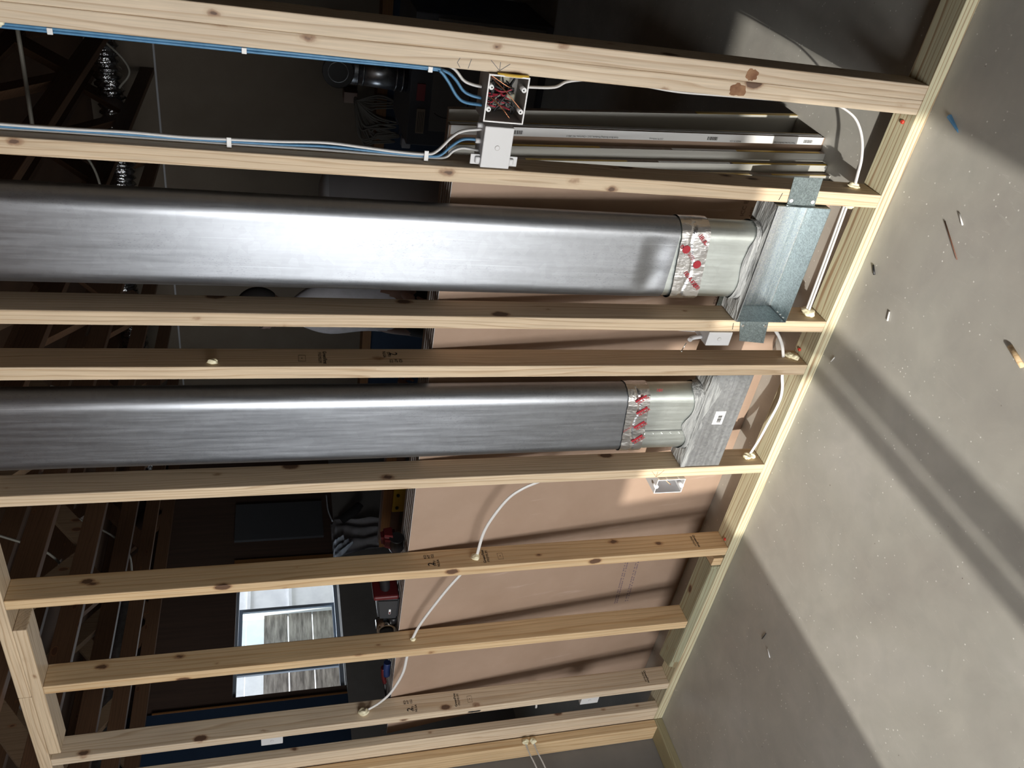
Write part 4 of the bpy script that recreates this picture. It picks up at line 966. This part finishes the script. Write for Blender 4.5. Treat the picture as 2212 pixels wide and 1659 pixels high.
# things on the left far wall
obj('slate_board', box(-5.395, -5.37, 3.27, 3.70, 1.25, 1.98), M_slab2, None, None, 'dark slate-coloured board on the brown wall near the window', 'board')
wr = struct('trim_4', box(-5.42, -5.38, 2.99, 3.06, 1.16, 1.97), M_trim)
sh = thing('draped_shirt', (-5.33, 3.2, 1.16), 'pale grey work shirt draped over the dark ledge beside the stamped stud', 'clothing')
def drape(y0, y1, zlo, seed, off=0):
    b = new(); nu, nv = 40, 30; G_ = []
    for i in range(nu + 1):
        row = []
        for j in range(nv + 1):
            u, v = i / nu, j / nv
            z = 1.185 - v * (1.185 - (zlo + .10 * u))
            y = y0 + (y1 - y0) * u * (1 - .45 * v) + .12 * v
            x = -5.345 + off + .035 * math.sin(u * 17 + v * 3 + seed) * (0.25 + v) + .02 * noise.noise(Vector((u * 6, v * 5, seed))) + .03 * v
            if v < .05: x -= .06
            row.append(b.verts.new((x + .02, y, z)))
        G_.append(row)
    for i in range(nu):
        for j in range(nv): b.faces.new((G_[i][j], G_[i + 1][j], G_[i + 1][j + 1], G_[i][j + 1])).smooth = True
    r_ = bmesh.ops.solidify(b, geom=b.faces[:], thickness=.006); return b
obj('shirt_body', drape(2.95, 3.42, .62, 1), M_cloth, sh)
obj('collar_fold', drape(2.92, 3.12, 1.02, 4, .02), M_clothb, sh)
b = new(); tube(b, [(-5.33, 3.40, 1.10), (-5.27, 3.45, .98), (-5.25, 3.50, .93)], [.05, .05, .04], .03, n=14); obj('sleeve', b, M_pants, sh)
b = new(); tube(b, [(-5.34, 3.40, 1.17), (-5.345, 3.55, 1.20), (-5.35, 3.75, 1.205)], .006, n=8); obj('drawstring', b, M_clothb, sh)

# sawhorse behind the stack
sw = thing('sawhorse', (-2.5, .95, 0), 'wooden trestle with a yellow bolted bracket behind the drywall stack', 'sawhorse')
obj('top_beam', box(-3.0, -2.2, .90, .938, 1.085, 1.174, bev=.002), mat('umber_board', (.10, .05, .03), .7), sw)
obj('edge_board', box(-3.0, -2.42, .872, .899, 1.130, 1.172, bev=.002), M_trim, sw)
yb = obj('yellow_bracket', box(-2.765, -2.62, .860, .871, 1.045, 1.130, bev=.003), M_yelp, sw)
for x, z in ((-2.66, 1.11), (-2.735, 1.11), (-2.66, 1.068), (-2.735, 1.068)):
    b = new(); cyl(b, (x, .8595, z), (x, .852, z), .007, 12); obj('bolt', b, M_ink, yb)
for x in (-2.9, -2.3):
    for s in (-1, 1):
        o_ = obj('leg', bar((x, .919 + s * .03, 1.09), (x, .919 + s * .24, .0), .038, .07, (0, 1, 0)), M_truss_x, sw)

# ------------------------------------------------------------------ floor trusses overhead
cols = {}
LABT = ['overhead truss nearest the lower left corner, low over the framed wall', 'second overhead truss from the lower left corner', 'overhead truss crossing just beyond the packing board', 'overhead truss over the stamped stud bay',
        'overhead truss above the smaller duct', 'overhead truss between the two ducts', 'overhead truss above the dented duct', 'overhead truss crossing behind the stapled cable bundle', 'overhead truss behind the doubled stud pair', 'overhead truss above the far right bay']
xsT = [-5.20, -4.58, -3.93, -3.27, -2.62, -1.99, -1.38, -.76, -.15, .46]
for k, x in enumerate(xsT):
    t_ = thing('floor_truss', (x, 2.3, 2.455), LABT[k] if k else 'overhead truss farthest back, next to the round pipe', 'truss', 'floor trusses')
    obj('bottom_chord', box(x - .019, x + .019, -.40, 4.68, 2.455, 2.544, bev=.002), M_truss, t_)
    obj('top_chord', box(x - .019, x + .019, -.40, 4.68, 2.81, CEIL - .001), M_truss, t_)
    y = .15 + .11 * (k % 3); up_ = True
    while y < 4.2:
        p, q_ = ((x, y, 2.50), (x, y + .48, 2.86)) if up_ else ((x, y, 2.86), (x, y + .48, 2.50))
        obj('web', bar(p, q_, .036, .086, (0, 1, 0)), M_truss_x if (y < 1.4) else M_truss, t_)  # webs near the stud wall get paler wood to look daylit
        y += .56; up_ = not up_
rp = thing('round_duct', (-5.5, 2.3, 2.6), 'dark round metal duct running along the ceiling trusses near the window', 'duct')
b = new(); cyl(b, (-4.90, .2, 2.645), (-4.90, 2.55, 2.645), .085, 36); obj('duct_body', b, M_pipe, rp)
b = new(); cyl(b, (-4.90, 2.55, 2.645), (-4.90, 2.59, 2.645), .085, 36, .03); obj('end_cap', b, M_pipe, rp)
fx = thing('flex_duct', (-3.4, 3.9, 2.6), 'crinkled silver foil duct snaking between the ceiling trusses', 'duct')
P_ = [(-5.3, 3.75, 2.63), (-4.6, 3.70, 2.66), (-3.6, 3.72, 2.63), (-3.1, 3.80, 2.68), (-2.4, 3.95, 2.62), (-1.6, 4.05, 2.66), (-.6, 4.1, 2.63)]
b = new(); CP = catmull(P_, 60); Rg = [.080 + .012 * math.sin(i * 1.9) for i in range(len(CP))]
rings = []
for i, p in enumerate(CP):
    t_ = (CP[min(i + 1, len(CP) - 1)] - CP[max(i - 1, 0)]).normalized(); u = Vector((0, 0, 1)); u = (u - t_ * u.dot(t_)).normalized(); v = t_.cross(u)
    rings.append([b.verts.new(p + (u * math.cos(2 * PI * k / 28) + v * math.sin(2 * PI * k / 28)) * (Rg[i] + .006 * noise.noise(Vector((i * .7, k * .9, 0))))) for k in range(28)])
for A, B_ in zip(rings, rings[1:]):
    for k in range(28): b.faces.new((A[k], A[(k + 1) % 28], B_[(k + 1) % 28], B_[k])).smooth = True
obj('duct_body', b, M_flex, fx)
def hang(P, label, r=.006): 
    b = new(); tube(b, P, r, n=8, smooth=8); obj('hanging_wire', b, M_cabd, None, Vector(P[0]), label, 'wire', 'loose ceiling wires')
hang([(-.72, .8, 2.289), (-.90, .8, 2.291), (-1.14, .8, 2.297)], 'straight pale wire above the bundle of three cables, photo left edge')
hang([(-1.60, 2.2, 2.58), (-1.72, 2.2, 2.45), (-1.90, 2.2, 2.42), (-2.02, 2.2, 2.50)], 'pale wire drooping in the gap between strapped and printed studs')
hang([(-1.84, 2.0, 2.56), (-1.96, 2.0, 2.40), (-2.10, 2.0, 2.36), (-2.16, 2.0, 2.46)], 'second pale drooping wire in the gap between the ducts')
hang([(-3.0, 2.2, 2.80), (-3.10, 2.2, 2.60), (-3.30, 2.2, 2.50), (-3.55, 2.2, 2.47)], 'long pale wire slanting above the stamped stud bay')
hang([(-3.75, 2.0, 2.80), (-3.95, 2.0, 2.58), (-4.12, 2.0, 2.50), (-4.3, 2.0, 2.50)], 'pale wire beside the truss over the window')
hang([(-3.1, 1.2, 2.85), (-3.25, 1.2, 2.65), (-3.5, 1.2, 2.57), (-3.62, 1.2, 2.60)], 'pale wire curling past the packing board')
hang([(-1.30, 3.2, 2.70), (-1.40, 3.0, 2.45), (-1.52, 3.0, 2.36), (-1.62, 3.0, 2.42)], 'yellowish wire curving down in front of the beige wall top')

# ------------------------------------------------------------------ small things on plate and floor
for (x, y), lab in (((-.632, .037), 'red screw head in the plate beside the doubled stud'), ((-1.361, .062), 'red screw head in the plate beside the printed stud'), ((-2.179, .034), 'red screw head in the plate beside the stamped stud')):
    t_ = thing('red_screw', (x, y, .038), lab, 'screw', 'red plate screws')
    b = new(); cyl(b, (x, y, .0385), (x, y, .0435), .006, 12, .0045); obj('head', b, mat('red_head', (.55, .05, .03), .5), t_)
b = new(); hexa(b, [(-.606, -.118, .0005), (-.598, -.112, .0005), (-.575, -.070, .0005), (-.585, -.068, .0005), (-.604, -.117, .004), (-.600, -.113, .004), (-.577, -.071, .010), (-.583, -.069, .010)])
obj('cable_scrap', b, M_cabb, None, None, 'blue strip of cable sheath on the floor near the doubled stud', 'scrap')
def bit(P, Q, r, m, lab, name='floor_scrap', cat='scrap'):
    b = new(); tube(b, [P, Q], r, n=8, smooth=0); obj(name, b, m, None, None, lab, cat)
bit((-.800, -.205, .003), (-.862, -.295, .003), .0016, mat('rust_wire', (.12, .05, .03), .6), 'thin rusty wire lying on the sunlit floor')
bit((-.765, -.235, .003), (-.785, -.262, .003), .002, M_cabw, 'short white clipping near the rusty wire')
bit((-1.010, -.040, .003), (-1.030, -.060, .003), .003, M_black, 'small black clipping near the floor plate')
bit((-1.085, -.17, .003), (-1.11, -.178, .003), .0025, M_rim, 'white peg-like clipping in the middle of the sunlit floor')
bit((-.955, -.545, .004), (-.975, -.60, .005), .006, M_wz3, 'wood splinter at the right edge of the photo')
bit((-2.30, -.30, .003), (-2.335, -.295, .003), .0015, M_black, 'thin black sliver on the shaded floor')
bit((-2.335, -.335, .003), (-2.350, -.362, .003), .0016, M_label, 'pale sliver on the shaded floor near the corner')
bit((-1.315, -.052, .003), (-1.335, -.045, .003), .0018, M_rim, 'white sliver at the plate edge inside the narrow shadow')
